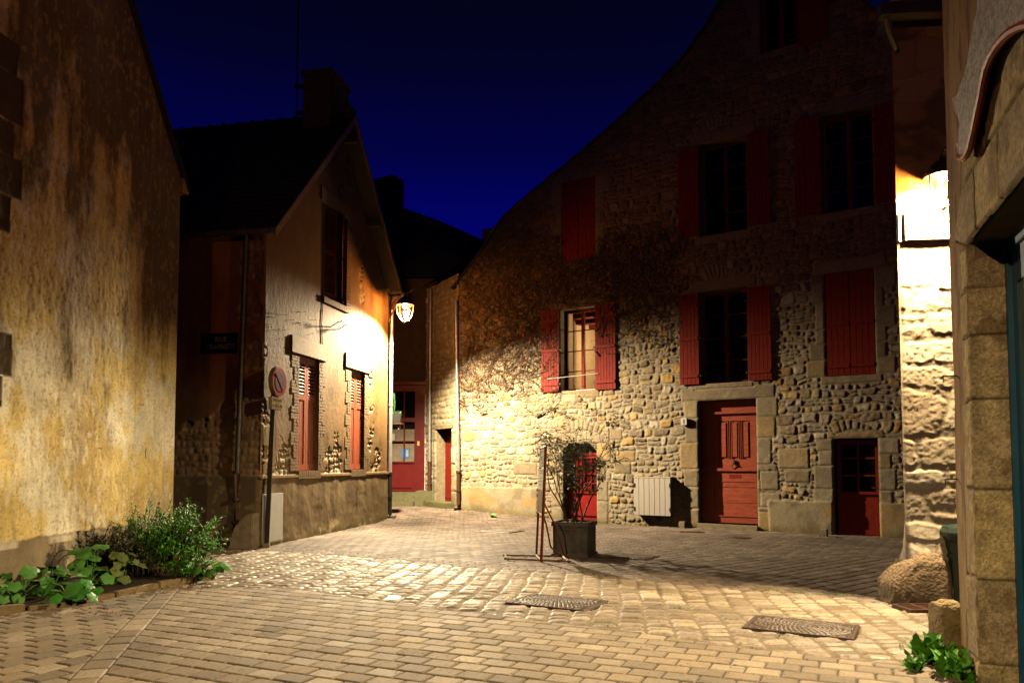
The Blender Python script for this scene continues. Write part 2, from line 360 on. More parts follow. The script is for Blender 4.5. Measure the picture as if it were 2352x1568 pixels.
def ground_fn(X, Y):
    th = R(24.2); ct, st = math.cos(th), math.sin(th)
    Xw = X+.012*(vn(X*1.5, Y*1.5, 1)-.5); Yw = Y+.012*(vn(X*1.5, Y*1.5, 2)-.5)
    a = Xw*ct-Yw*st; b = Xw*st+Yw*ct
    lb, ub = fY(LBP, X), fY(UBP, X)
    dA, cA, uA, vA = bricks(a, b, .245, .188, .011, 1, .12)
    dB, cB, uB, vB = bricks(b, a, .245, .188, .011, 2, .12)
    sx = -3.12-.295*(Y-5.5); strip = (X > sx) & (X < sx+.215); left = X <= sx
    t1 = (Y-5.5)*.959+(X-sx)*-.283
    dS, cS, uS, vS = bricks(t1, (X-sx)*.96, .24, .206, .011, 3, .1)
    # cobbles
    t2 = R(8); wx = .05*(fbm(X*1.1, Y*1.1, 3, 3)-.5)*2; wy = .07*(fbm(X*1.1+9, Y*1.1, 4, 3)-.5)*2
    p = (X+wx)*math.cos(t2)-(Y+wy)*math.sin(t2); q = (X+wx)*math.sin(t2)+(Y+wy)*math.cos(t2)
    dC, cC, uC, vC = bricks(q+.035*(vn(p*4.3, q*.7, 2)-.5), p, .165, .235, .024, 4, .9, .045, .37, 1.9)
    # far pavers
    t3 = R(-4); p3 = Xw*math.cos(t3)-Yw*math.sin(t3); q3 = Xw*math.sin(t3)+Yw*math.cos(t3)
    dD, cD, uD, vD = bricks(p3, q3, .24, .165, .016, 5, .15)
    t4 = R(-38); p4 = Xw*math.cos(t4)-Yw*math.sin(t4); q4 = Xw*math.sin(t4)+Yw*math.cos(t4)
    dE, cE, uE, vE = bricks(p4, q4, .25, .19, .018, 6, .15)
    YD = np.interp(X, [-6, -3, -1, 1.2, 3, 5, 8], [15.6, 15.4, 14.6, 13.3, 12.2, 11.9, 11.7])
    YS = ub+.55
    z_c = (Y >= lb) & (Y < ub); z_f = Y < lb; z_b = Y >= ub
    diag = z_b & (Y < YD) & (Y > YS)
    def sel(A, B, S_, C_, D_, E_): return np.where(z_c, C_, np.where(z_f, np.where(strip, S_, np.where(left, B, A)), np.where(diag, E_, D_)))
    d = sel(dA, dB, dS, dC, dD, dE); cid = sel(cA, cB, cS, cC, cD, cE); u = sel(uA, uB, uS, uC, uD, uE); v = sel(vA, vB, vS, vC, vD, vE)
    e = np.minimum(np.abs(Y-lb), np.abs(Y-ub)); d = np.where(e < .012, .01, d)
    r1, r2, r3 = h1(cid, 1), h1(cid, 2), h1(cid, 3)
    jo = sst(-.006, .004, d); dome = sst(0, .028, -d)
    h = np.where(z_c, .013*dome+.009*(r1-.5)+((r2-.5)*u+(r3-.5)*v)*.09+.014*(fbm(X*14, Y*14, 1, 3)-.5), .010*sst(0, .012, -d)+.004*(r1-.5)+((r2-.5)*u+(r3-.5)*v)*.02)
    h = np.where(d > 0, -.002, h)+.02*(fbm(X*.5, Y*.5, 2, 3)-.5)
    cF = pick([(.265, .22, .165), (.29, .245, .185), (.23, .185, .135), (.31, .262, .20), (.25, .20, .14), (.20, .165, .125)], r1)*np.array([.92, .86, .76]); cC_ = 1.08*pick([(.25, .195, .145), (.21, .165, .12), (.28, .225, .175), (.18, .135, .09), (.26, .21, .14)], r1)
    cK = pick([(.14, .102, .078), (.16, .12, .09), (.122, .09, .068), (.175, .132, .10)], r1)
    c = np.where(z_c[..., None], cC_, np.where(z_f[..., None], cF, cK))*(.76+.48*r2)[..., None]
    c = c*(.66+.68*fbm(X*1.3, Y*1.3, 5, 4))[..., None]*(.85+.3*fbm(X*18, Y*18, 1, 3))[..., None]
    jc = np.where(z_c[..., None], col(.15, .11, .062), col(.06, .040, .020)); jc = jc*(.7+.6*fbm(X*9, Y*9, 3, 3))[..., None]
    c = mixc(c, jc, jo)
    for (u0, v0, u1, v1, sc, rot, rnd) in COVERS:
        cx, cy = gpt((u0+u1)/2, (v0+v1)/2); dx, dy = X-cx, Y-cy; A = dx*math.cos(R(rot))+dy*math.sin(R(rot)); B = -dx*math.sin(R(rot))+dy*math.cos(R(rot))
        rr = np.hypot(A, B) if rnd else np.maximum(np.abs(A), np.abs(B)/.69); ins = rr < sc/2+.014; h = np.where(ins, -.016, h); c = np.where(ins[..., None], col(.05, .035, .02), c); d = np.where(ins, .01, d)
    st = sst(.52, .66, fbm(X*.7+3, Y*.7, 4, 5)); c = c*(1-.28*st)[..., None]; c = mixc(c, c*.5, sst(.72, .80, vn(X*60, Y*45, 1))*.5)
    rg = np.where(z_c, np.where(d < 0, .50+.2*r3+.3*(fbm(X*6, Y*6, 2, 3)-.5), .9), np.where(d < 0, .70+.12*r3, .92))
    return h, c, np.clip(rg, .3, 1)
def make_ground():
    ss = np.linspace(-.98, .86, 1250); nY = 1000; ys = 3.9*(27.0/3.9)**(np.linspace(0, 1, nY))
    Sg, Y = np.meshgrid(ss, ys, indexing='ij'); X = Sg*Y
    h, c, rg = ground_fn(X, Y); Zg = h+gz(X, Y)
    g = grid_mesh('square_paving', np.stack([X, Y, Zg], -1), None, np.concatenate([np.clip(c, 0, 1), rg[..., None]], -1), M_PAVE)
    tag(g, kind='structure')
    b = MB(); b.add([(-90, -60, -.08), (90, -60, -.08), (90, 120, -.08), (-90, 120, -.08)], [(0, 1, 2, 3)])
    tag(b.build('ground', nmat('far_ground', (.10, .08, .055), (.07, .055, .04), 3, .9, .3)), kind='structure')
make_ground()

# ================================================================== shared builders
def pipe(parent, x, y, z0, z1, r=.045, zc=None, shoe=None, name='downpipe', m1=None, m2=None, lean=0.0, coll=()):
    b = MB(); zc = z0 if zc is None else zc
    b.tube([(x, y, zc), (x+lean, y, z1)], r, 12)
    for z in coll: b.tube([(x+lean*(z-zc)/(z1-zc), y, z-.03), (x+lean*(z-zc)/(z1-zc), y, z+.03)], r*1.25, 12)
    p = b.build(name, m1 or M_ZINC, parent, smooth=True)
    if zc > z0:
        b = MB(); b.tube([(x, y, zc), (x, y, z0+.14)], r*1.18, 12)
        for z in (zc-.01, (zc+z0)/2): b.tube([(x, y, z-.025), (x, y, z+.025)], r*1.5, 12)
        if shoe: b.tube([(x, y, z0+.15), (x, y, z0+.09), (x+shoe[0]*.4, y+shoe[1]*.4, z0+.055), (x+shoe[0], y+shoe[1], z0+.05)], r*1.18, 12)
        b.build('cast_iron_foot', m2 or M_CAST, p, smooth=True)
    return p
def reveal(h, depth, mat, parent, name='opening_reveal', sill=True):
    s0, s1, z0, z1 = h; b = MB(); t = .02; y0 = .012
    b.box(s0-t, s0, y0, depth, z0, z1); b.box(s1, s1+t, y0, depth, z0, z1); b.box(s0-t, s1+t, y0, depth, z1, z1+t)
    if sill: b.box(s0-t, s1+t, y0, depth, z0-t, z0)
    return b.build(name, mat, parent)
def window(h, y, parent, nrow=4, mat=None, pane=None, fw=.055, mw=.022):
    s0, s1, z0, z1 = h; b = MB(); mat = mat or M_RED; cx = (s0+s1)/2
    b.box(s0, s0+fw, y, y+.06, z0, z1); b.box(s1-fw, s1, y, y+.06, z0, z1)
    b.box(s0+fw, s1-fw, y, y+.06, z1-fw, z1); b.box(s0+fw, s1-fw, y, y+.06, z0, z0+fw*1.3); b.box(cx-fw*.8, cx+fw*.8, y-.012, y+.06, z0+fw, z1-fw)
    for a, c_ in ((s0+fw, cx-fw*.8), (cx+fw*.8, s1-fw)):
        for k in range(1, nrow):
            z = z0+(z1-z0)*k/nrow; b.box(a, c_, y+.004, y+.05, z-mw/2, z+mw/2)
    wd = b.build('window', mat, parent, bevel=.004)
    g = MB(); g.box(s0+.02, s1-.02, y+.025, y+.031, z0+.02, z1-.02); g.build('pane', pane or M_PANE, wd)
    return wd
def shutter(s0, s1, z0, z1, parent, y=-.03, mat=None, n=6, hinge=0, lab=None):
    b = MB(); g = .004; w_ = (s1-s0)/n
    for i in range(n): b.box(s0+i*w_+g/2+.001, s0+(i+1)*w_-g/2, y-.028, y, z0, z1)
    b.box(s0+.004, s1-.004, y-.014, y-.004, z0+.01, z1-.01)
    H = z1-z0
    for fz in (.09, .5, .86): b.box(s0+.02, s1-.02, y-.050, y-.029, z0+H*fz-.035, z0+H*fz+.035)
    o = b.build('shutter', mat or M_RED, parent, bevel=.0025)
    if lab: o['label'] = lab
    if hinge:
        hx = s1 if hinge > 0 else s0; k = MB()
        for fz in (.09, .5, .86): k.box(hx-.02, hx+.05, y-.035, y+.02, z0+H*fz-.02, z0+H*fz+.02) if hinge > 0 else k.box(hx-.05, hx+.02, y-.035, y+.02, z0+H*fz-.02, z0+H*fz+.02)
        split_build(k, 'hinge', M_IRON, o)
    return o
def text(body, size, mat, parent, M, name='lettering', ext=.002, align='CENTER', sx_=1.0):
    cu = bpy.data.curves.new('t', 'FONT'); cu.body = body; cu.size = size; cu.extrude = ext; cu.align_x = align; cu.align_y = 'CENTER'; cu.resolution_u = 3
    o = bpy.data.objects.new('t', cu); C.objects.link(o); bpy.context.view_layer.update()
    me = bpy.data.meshes.new_from_object(o); bpy.data.objects.remove(o)
    me.name = name
    if sx_ != 1: me.transform(Matrix.Diagonal((sx_, 1, 1, 1)))
    me.materials.clear(); return link(name, me, mat, parent, M)
UP = Matrix.Rotation(R(90), 4, 'X')      # text plane stands upright facing -y
def spot(name, loc, power, size, blend, colr, parent, rad=.05, tgt=None):
    ld = bpy.data.lights.new(name, 'SPOT'); ld.energy = power; ld.spot_size = R(size); ld.spot_blend = blend; ld.color = colr; ld.shadow_soft_size = rad
    o = bpy.data.objects.new(name, ld); C.objects.link(o); o.parent = parent; o.location = loc
    if tgt is not None: o.rotation_euler = Vector(tgt).to_track_quat('-Z', 'Y').to_euler()
    return o
def point(name, loc, power, colr, parent, rad=.06):
    ld = bpy.data.lights.new(name, 'POINT'); ld.energy = power; ld.color = colr; ld.shadow_soft_size = rad
    o = bpy.data.objects.new(name, ld); C.objects.link(o); o.parent = parent; o.location = loc; return o

# ================================================================== A: plastered house at the near left
FA = Frame(-5.30, 11.80, .44, 3.35)
def house_left():
    t = thing('plaster_house', 'tall house with a stained yellow plaster gable end beside the flower bed', 'house', FA)
    vs = [FA.sz(*p) for p in [(290, 0), (340, 165), (388, 325)]]
    sl = (vs[0][1]-vs[2][1])/(vs[0][0]-vs[2][0]); s_e, z_e = 0.02, vs[2][1]+sl*(0.02-vs[2][0])
    ztop = lambda s: z_e+sl*(s-s_e)
    zp = lambda S: np.interp(S, [-8, FA.sz(0, 1245)[0], FA.sz(270, 1208)[0], 0], [.66, FA.sz(0, 1245)[1], FA.sz(270, 1208)[1], .62])
    qs = []
    for (u0, v0, u1, v1) in [(-60, 70, 40, 150), (-60, 150, 52, 262), (-60, 262, 30, 340), (-60, 345, 48, 436), (-60, 436, 22, 520), (-60, 758, 26, 858), (-60, 860, 4, 930)]:
        a, b, c, d_ = FA.rect(u0, v0, u1, v1); qs.append((rq(a, b, c, d_), .004))
    def fn(S, Z):
        n1 = fbm(S*.9, Z*.55, 0, 5); n2 = fbm(S*3.2, Z*1.1, 2, 5); n3 = fbm(S*22, Z*9, 3, 3); n4 = fbm(S*1.8+30, Z*1.5, 4, 4)
        c = mixc(col(.74, .56, .22)*np.ones(S.shape+(3,)), col(.82, .74, .54), sst(.47, .60, .35*n2+.65*n4))
        c = mixc(c, col(.38, .25, .085), .6*sst(.48, .68, n1))
        g1 = .45*fbm(S*9, Z*7, 1, 5)+.55*fbm(S*2.4, Z*2.1, 4, 5)+.0; g1 = .5+(g1-.5)*1.7; g2 = vn(S*55, Z*42, 3); c = c*(.72+.52*g1)[..., None]; c = mixc(c, c*.55, sst(.70, .80, g2)*.7); c = mixc(c, col(.80, .72, .52), sst(.60, .72, fbm(S*14, Z*8, 2, 4))*.5)
        # rain-streaked mould growing down from the verge and near the eaves corner
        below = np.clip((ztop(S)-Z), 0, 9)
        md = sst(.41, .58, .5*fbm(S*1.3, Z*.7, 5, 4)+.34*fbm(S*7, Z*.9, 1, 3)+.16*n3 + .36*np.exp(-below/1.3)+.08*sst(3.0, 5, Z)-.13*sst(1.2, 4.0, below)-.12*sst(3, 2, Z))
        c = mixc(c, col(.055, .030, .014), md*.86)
        spk = sst(.64, .70, vn(S*26, Z*15, 2)*.65+.35*vn(S*11, Z*11, 4)); c = mixc(c, col(.40, .27, .10), spk*md*.6)
        streak = sst(.60, .78, fbm(S*16, Z*.9, 3, 3)); c = mixc(c, col(.36, .25, .11), streak*.35)
        pl = zp(S)+.05*(fbm(S*4, Z*0, 1, 3)-.5)+.02*(vn(S*23, Z*11, 2)-.5); cem = sst(.012, -.012, Z-pl)
        ce = col(.30, .235, .14)*(.6+.8*fbm(S*3, Z*4, 1, 4))[..., None]
        c = mixc(c, ce, cem)
        edge = sst(.5, .62, fbm(S*2.2+5, Z*0, 2, 3)*.7+.3*n4)*(np.abs(Z-pl+.02+.03*n2) < .05)*1.0
        c = mixc(c, col(.66, .58, .42)*np.ones_like(c), edge*.9)
        h = .012*(n2-.5)+.020*(n1-.5)+.010*(n3-.5)+.006*(g1-.5)-.004*sst(.70, .80, g2)-.008*cem
        d, cid = override(S, Z, np.full(S.shape, .5), np.zeros(S.shape), qs)
        q = d < .0
        sc = col(.075, .05, .028)*(.6+.8*fbm(S*6, Z*6, 2, 4))[..., None]
        gap = (d < .012) & (d > -.004)
        c = np.where(q[..., None], sc, c); c = np.where(gap[..., None], c*.35, c); h = np.where(q, h-.016*sst(0, .02, -d)+.01*(n3-.5), h)
        return h+.01, c, np.full(S.shape, .88)
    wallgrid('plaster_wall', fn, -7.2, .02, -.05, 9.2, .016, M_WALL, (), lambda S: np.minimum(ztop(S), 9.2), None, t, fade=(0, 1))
    # return wall round the corner, running away to the left
    b = MB(); b.box(.0, .02, .02, 6, -.05, z_e); b.build('rear_wall', M_DSTONE, t)
    # verge slates and eaves end
    e0 = Vector((s_e+.12, 0, ztop(s_e+.12))); e1 = Vector((-6, 0, ztop(-6)))
    b = MB(); n = 40
    for i in range(n):
        p, q = e0.lerp(e1, i/n), e0.lerp(e1, (i+.96)/n); b.add([(p.x, -.10, p.z+.02), (q.x, -.10, q.z+.045), (q.x, .5, q.z+.045), (p.x, .5, p.z+.02), (p.x, -.10, p.z+.045), (q.x, -.10, q.z+.07), (q.x, .5, q.z+.07), (p.x, .5, p.z+.045)],
            [(0, 1, 2, 3), (4, 5, 6, 7), (0, 1, 5, 4), (1, 2, 6, 5), (2, 3, 7, 6), (3, 0, 4, 7)])
    b.add([(e0.x, .5, e0.z+.04), (e1.x, .5, e1.z+.06), (e1.x, 7, e1.z+.06), (e0.x, 7, e0.z+.04)], [(0, 1, 2, 3)])
    b.build('roof', M_SLATE, t)
    b = MB(); g = FA.sz(402, 335)
    b.prism([(-.02, z_e-.22), (.16, z_e-.20), (.17, z_e-.08), (.02, z_e+.03)], -.06, 5); b.build('eaves_box', M_WOODL, t)
    b = MB(); a = FA.sz(322, 928); 
    for (u, v) in [(320, 930), (224, 1030)]:
        p, z = FA.sz(u, v); b.tube([(p, -.002, z), (p, -.03, z+.01), (p+.03, -.035, z-.005), (p+.05, -.03, z+.02)], .004, 5)
    split_build(b, 'wire_hook', M_IRON, t)
    p, z = FA.sz(332, 1040); b = MB(); b.tube([(p, -.012, z-.08), (p+.01, -.014, z+.07)], .004, 5); b.build('nail_stub', M_IRON, t)
    b = MB(); b.lathe([(.20, -.05), (.19, .12), (.15, .26), (.10, .34), (.02, .38)], 9, (-.06, -.10, 0)); st = b.build('corner_stone', nmat('mossy_stone', (.26, .21, .06), (.17, .14, .06), 14, .9, .9, 40, bd=.03), t, smooth=True)
house_left()

# ================================================================== B: gabled house with the street lantern
FB = Frame(-4.49, 13.45, 1.23, 6.05)
LB = FB.sz(887, 1195)[0]
FBS = Frame(-4.49, 13.45, 6.05, -1.23)     # side wall: s runs right, corner at s=0, wall lies at s<0
SIDE_IN_GABLE = FB.M.inverted() @ FBS.M
def house_gable():
    t = thing('gabled_house', 'gabled house with crumbling ochre render, tall red shutters and the street lantern on its corner', 'house', FB)
    za = FB.sz(650, 484)[1]; zE = 5.78; mid = LB/2; zA = 9.05
    ztop = lambda S: np.minimum(zE+(zA-zE)*np.clip(S, -1, None)/mid, zE+(zA-zE)*(LB-S)/mid)
    W1 = FB.rect(683, 820, 729, 1071); W2 = FB.rect(803, 851, 834, 1071); WU = FB.rect(743, 484, 793, 694)
    zl = FB.sz(600, 1093)[1]
    W1 = (W1[0], W1[1], zl+.08, W1[3]); W2 = (W2[0], W2[1], zl+.08, W2[3])
    rub = dict(rh=(.09, .17), asp=(.8, 1.8), warp=.05, joint=.02)
    wear1 = [(FB.sz(*p), r) for p, r in [((622, 1060), .55), ((640, 1050), .35), ((765, 1050), .32), ((765, 1075), .30), ((850, 930), .16), ((852, 980), .18), ((860, 1040), .3), ((848, 870), .1), ((800, 330), .55), ((795, 400), .42), ((822, 560), .16), ((827, 620), .15), ((828, 680), .14), ((602, 700), .12), ((600, 800), .10), ((601, 950), .16)]]
    def fn(S, Z):
        n1 = fbm(S*1.2, Z*.8, 1, 5); n2 = fbm(S*5, Z*2, 3, 4); n3 = fbm(S*24, Z*24, 2, 3)
        c = mixc(col(.135, .072, .022)*np.ones(S.shape+(3,)), col(.19, .118, .042), sst(.42, .64, n2)); c = c*(.65+.7*fbm(S*14, Z*7, 4, 4))[..., None]; c = mixc(c, c*.5, sst(.7, .8, vn(S*38, Z*30, 2))*.6)
        c = mixc(c, col(.25, .13, .045), sst(.45, .65, n1)*.6)
        c = mixc(c, col(.20, .095, .035), .55*sst(4.0, 6.0, Z+n1))  # upper wall reddened: the dim light up there is put into the colour
        W = np.full(S.shape, -1.)
        for (p, q), r in wear1: W = np.maximum(W, 1-np.hypot((S-p), (Z-q)*.9)/(r*1.5))
        W = np.clip(W, -1, .40)+2.6*(fbm(S*3.6, Z*3.6, 4, 5)-.5)-.28+.35*sst(zl+.35, zl, Z)
        m = sst(.0, .06, W)*(Z > zl)
        d, cid = stones(S, Z, 11, **rub); hs, cs, _ = stone_look(S, Z, d, cid, [(.30, .22, .12), (.24, .16, .08), (.36, .28, .17)], col(.33, .23, .12), .022, .03, 5)
        hp = .022+.005*(n2-.5)+.008*(n1-.5)+.006*(n3-.5)
        c = mixc(c, cs, m); h = hp*(1-m)+(hs-.004)*m
        # rendered plinth stands proud, with a worn foot
        pl = sst(zl+.015, zl-.012, Z); cp = mixc(col(.25, .17, .085)*np.ones_like(c), col(.17, .11, .055), sst(.4, .65, fbm(S*6, Z*1.1, 3, 5)))
        cp = mixc(cp, col(.13, .10, .035), sst(.32, .05, Z)*sst(.35, .6, fbm(S*4, Z*4, 1, 4)))
        cp = mixc(cp, col(.38, .27, .14), sst(.60, .66, fbm(S*3.2, Z*3.2, 5, 4))*sst(.35, .15, Z))
        c = mixc(c, cp, pl); h = h*(1-pl)+pl*(.055+.022*(fbm(S*3, Z*3, 1, 4)-.5)+.03*sst(.30, .0, Z)*fbm(S*5, Z*5, 2, 3))
        crack = np.abs(fbm(S*1.5, Z*.5+3, 2, 4)-.5) < .0035
        c = np.where((crack & (Z < zl))[..., None], c*.4, c)
        return h, c, np.full(S.shape, .78)
    holes = [W1, W2, WU]
    wallgrid('gable_wall', fn, 0, LB, -.05, 9.2, .02, M_WALL, holes, ztop, None, t)
    wear2 = [(FBS.sz(*p), r) for p, r in [((585, 600), .35), ((575, 700), .3), ((590, 820), .28), ((570, 950), .42), ((560, 1030), .6), ((520, 960), .3), ((480, 1040), .5), ((430, 1040), .5), ((590, 1040), .5), ((548, 607), .16)]]
    def fn2(S, Z):
        n1 = fbm(S*1.1+8, Z*.9, 1, 5); n2 = fbm(S*5, Z*2.4, 3, 4); n3 = fbm(S*20, Z*20, 2, 3)
        c = mixc(col(.30, .115, .035)*np.ones(S.shape+(3,)), col(.20, .085, .03), sst(.4, .6, n2)); c = mixc(c, col(.36, .17, .06), sst(.52, .68, n1)*.7)
        c = mixc(c, col(.09, .052, .026), sst(3.4, 2.2, Z+.9*(n1-.5))*sst(1.3, 1.8, Z)*.75)
        W = np.full(S.shape, -1.)
        for (p, q), r in wear2: W = np.maximum(W, 1-np.hypot((S-p), (Z-q)*.9)/r)
        m = sst(.05, .12, np.clip(W, -1, .5)+1.6*(fbm(S*2.4, Z*2.4, 4, 5)-.5))*(Z > zl)
        d, cid = stones(S, Z, 12, **rub); hs, cs, _ = stone_look(S, Z, d, cid, [(.26, .17, .09), (.19, .125, .065), (.32, .21, .11)], col(.24, .14, .065), .014, .03, 5)
        c = mixc(c, cs, m); h = (.02+.008*(n2-.5))*(1-m)+(hs-.018)*m
        pl = sst(zl+.015, zl-.012, Z); cp = mixc(col(.17, .11, .06)*np.ones_like(c), col(.12, .08, .042), sst(.4, .6, n1))
        li = sst(.63, .67, fbm(S*7, Z*7, 5, 3)); cp = mixc(cp, col(.22, .21, .08), li*.7)
        c = mixc(c, cp, pl); h = h*(1-pl)+pl*(.05+.012*(n1-.5)+.03*sst(.42, .40, Z))
        return h, c, np.full(S.shape, .85)
    wallgrid('side_wall', fn2, -5.0, 0, -.05, zE+.05, .025, M_WALL, (), None, None, t, M=SIDE_IN_GABLE, fade=(0, 1))
    b = MB(); b.box(LB-.02, LB-.002, .01, 5, -.05, zE); b.box(.05, LB-.05, 4.98, 5, -.05, zE); b.build('rear_wall', M_DSTONE, t)
    # openings
    for h, nm, lb, up in ((W1, 0, 'tall red shutters nearer the sign pole', 0), (W2, 0, 'tall red shutters nearer the lantern', 0), (WU, 1, 'narrow upper window with half open louvred shutters', 1)):
        reveal(h, .30 if up else .2, M_BRICK if not up else M_STONEP, t)
        s0, s1, z0, z1 = h
        if not up:
            b = MB(); cx = (s0+s1)/2; y = .035; zs = z0+(z1-z0)*.64
            for a, c_ in ((s0+.005, cx-.004), (cx+.004, s1-.005)):
                for q0, q1 in ((a, a+.075), (c_-.075, c_)): b.box(q0, q1, y, y+.035, z0+.01, z1-.01)
                for q0, q1 in ((z0+.01, z0+.13), (zs-.05, zs+.05), (z1-.13, z1-.01)): b.box(a+.075, c_-.075, y, y+.035, q0, q1)
                nb = 3; wb = (c_-a-.15)/nb
                for k in range(nb): b.box(a+.075+k*wb+.004, a+.075+(k+1)*wb-.004, y+.012, y+.028, z0+.13, zs-.05)
                z = zs+.06
                while z < z1-.15:
                    b.add([(a+.075, y-.002, z), (c_-.075, y-.002, z), (c_-.075, y+.04, z+.04), (a+.075, y+.04, z+.04), (a+.075, y-.002, z+.012), (c_-.075, y-.002, z+.012), (c_-.075, y+.04, z+.052), (a+.075, y+.04, z+.052)],
                          [(0, 1, 2, 3), (4, 5, 6, 7), (0, 1, 5, 4), (1, 2, 6, 5), (2, 3, 7, 6), (3, 0, 4, 7)]); z += .068
            o = b.build('shutter', M_ORED, t); o['label'] = lb
            k = MB()
            for fz in (.1, .55, .85): k.box(s1-.06, s1, y-.03, y+.01, z0+(z1-z0)*fz, z0+(z1-z0)*fz+.05)
            split_build(k, 'hinge', M_CAST, o)
            b = MB(); b.box(s0, s1, .17, .18, z0, z1); b.build('dark_backing', M_DARK, t)
            # toothed brick surround
            b = MB(); z = z0; i = 0; bh = .063; rs = random.Random(int(s0*100))
            while z < z1-.03:
                wd = .20 if (i//4) % 2 else .31
                for sd in (-1, 1):
                    w2 = wd if sd < 0 else (.31 if (i//4) % 2 else .2)
                    cut = [0, w2*.5+rs.uniform(-.02, .02), w2] if i % 2 else [0, w2*.33, w2]
                    for p, q in zip(cut[:-1], cut[1:]):
                        pr = .034+rs.uniform(-.004, .004)
                        if sd < 0: b.box(s0-q+.002, s0-p-.002, -pr, .02, z+.003, z+bh-.003)
                        else: b.box(s1+p+.002, s1+q-.002, -pr, .02, z+.003, z+bh-.003)
                z += bh; i += 1
            split_build(b, 'brick_surround', M_BRICK, t, bevel=.003)
            b = MB(); b.box(s0-.36, s1+.3, -.06, .02, z1, z1+.34); b.build('lintel', nmat('rendered_lintel', (.30, .21, .11), (.20, .135, .065), 9, .8, .5, 50), t, bevel=.01)
            b = MB(); n = 12
            for k in range(n): b.box(s0-.04+(s1-s0+.08)*k/n+.004, s0-.04+(s1-s0+.08)*(k+1)/n-.004, -.075, .2, z0-.16, z0-.002)
            b.build('brick_sill', M_BRICK, t, bevel=.004)
        else:
            b = MB(); b.box(s0-.22, s1+.20, -.05, .02, z1, z1+.3)
            z = z0
            while z < z1: b.box(s1, s1+.2+.06*(int(z*5) % 2), -.045, .02, z+.003, z+.06); z += .065
            split_build(b, 'brick_surround', M_BRICK, t, bevel=.004)
            b = MB(); n = 14
            for k in range(n): b.box(s0-.1+(s1-s0+.2)*k/n+.004, s0-.1+(s1-s0+.2)*(k+1)/n-.004, -.08, .2, z0-.13, z0-.002)
            b.build('brick_sill', M_BRICK, t, bevel=.004)
            b = MB(); b.box(s0, s1, .27, .28, z0, z1); b.build('dark_backing', M_DARK, t)
            for sd in (0, 1):          # leaves standing ajar
                hx = s0+.02 if sd == 0 else s1-.02; wl = (s1-s0)/2-.04; ang = R(-12) if sd == 0 else R(180+28)
                b = MB(); b.box(0, .05, -.018, .018, z0+.03, z1-.03); b.box(wl-.05, wl, -.018, .018, z0+.03, z1-.03); b.box(.05, wl-.05, -.018, .018, z0+.03, z0+.13); b.box(.05, wl-.05, -.018, .018, z1-.12, z1-.03); b.box(.05, wl-.05, -.018, .018, (z0+z1)/2-.04, (z0+z1)/2+.04)
                z = z0+.15
                while z < z1-.15:
                    M2 = Matrix.Translation((0, 0, z)) @ Matrix.Rotation(R(35), 4, 'X'); b.box(.05, wl-.05, -.022, .022, -.004, .004, M2); z += .055
                o = b.build('shutter', M_RED, t, M=Matrix.Translation((hx, .06, 0)) @ Matrix.Rotation(ang, 4, 'Z'))
    # moulded band on top of the plinth
    b = MB(); b.box(-.05, LB+.02, -.075, .0, zl-.05, zl+.005); b.build('plinth_cap', nmat('plinth_cap_stone', (.33, .22, .11), (.22, .14, .07), 10, .85, .6, 40), t, bevel=.01)
    # roof
    ov = .38; fr = -ov; th = .07; sl = (zA-zE)/mid; eo = .32
    def slab(x0, z0_, x1, z1_, y0, y1, th): return [(x0, y0, z0_), (x1, y0, z1_), (x1, y1, z1_), (x0, y1, z0_), (x0, y0, z0_+th), (x1, y0, z1_+th), (x1, y1, z1_+th), (x0, y1, z0_+th)]
    FCS = [(0, 1, 2, 3), (4, 5, 6, 7), (0, 1, 5, 4), (1, 2, 6, 5), (2, 3, 7, 6), (3, 0, 4, 7)]
    zr = zA+.14; ze = zr-sl*(mid+eo)
    r = MB(); n = 26
    for k in range(n):
        f0, f1 = k/n, (k+1)/n; x0, x1 = -eo+(mid+eo)*f0, -eo+(mid+eo)*f1; q0, q1 = ze+(zr-ze)*f0, ze+(zr-ze)*f1
        r.add(slab(x0-.01, q0+.03, x1+.01, q1+.012, fr, 6.5, .02), FCS)
        r.add(slab(LB-x0+.01, q0+.03, LB-x1-.01, q1+.012, fr, 6.5, .02), FCS)
    ro = r.build('roof', M_SLATE, t)
    b = MB()
    for k in range(19): b.tube([(mid, fr+k*.36, zr+.03), (mid, fr+(k+.97)*.36, zr+.045)], .085, 8); b.tube([(mid, fr+(k+.9)*.36, zr+.05), (mid, fr+(k+1.02)*.36, zr+.05)], .105, 8)
    b.build('ridge_tiles', M_SLATE, ro)
    b = MB(); b.add(slab(-eo, ze-.02, mid, zr-.02, fr-.005, .0, .035), FCS); b.add(slab(LB+eo, ze-.02, mid, zr-.02, fr-.005, .0, .035), FCS); b.build('soffit_boards', M_WOODD, ro)
    b = MB(); b.add(slab(-eo, ze-.14, mid, zr-.14, fr-.03, fr+.0, .17), FCS); b.add(slab(LB+eo, ze-.14, mid, zr-.14, fr-.03, fr+.0, .17), FCS); b.build('barge_board', M_WOODL, ro, bevel=.004)
    b = MB()                             # scrolled purlin ends
    for fx in (.10, .52, .93):
        for sd in (0, 1):
            x = -eo+(mid+eo)*fx; z = ze+(zr-ze)*fx-.12; x = x if sd == 0 else LB-x
            b.prism([(x-.06, z-.10), (x+.06, z-.10), (x+.06, z+.02), (x-.06, z+.02)], fr+.02, .02)
    split_build(b, 'purlin_end', M_WOODD, ro, bevel=.01)
    # gutters
    b = MB(); g = FB
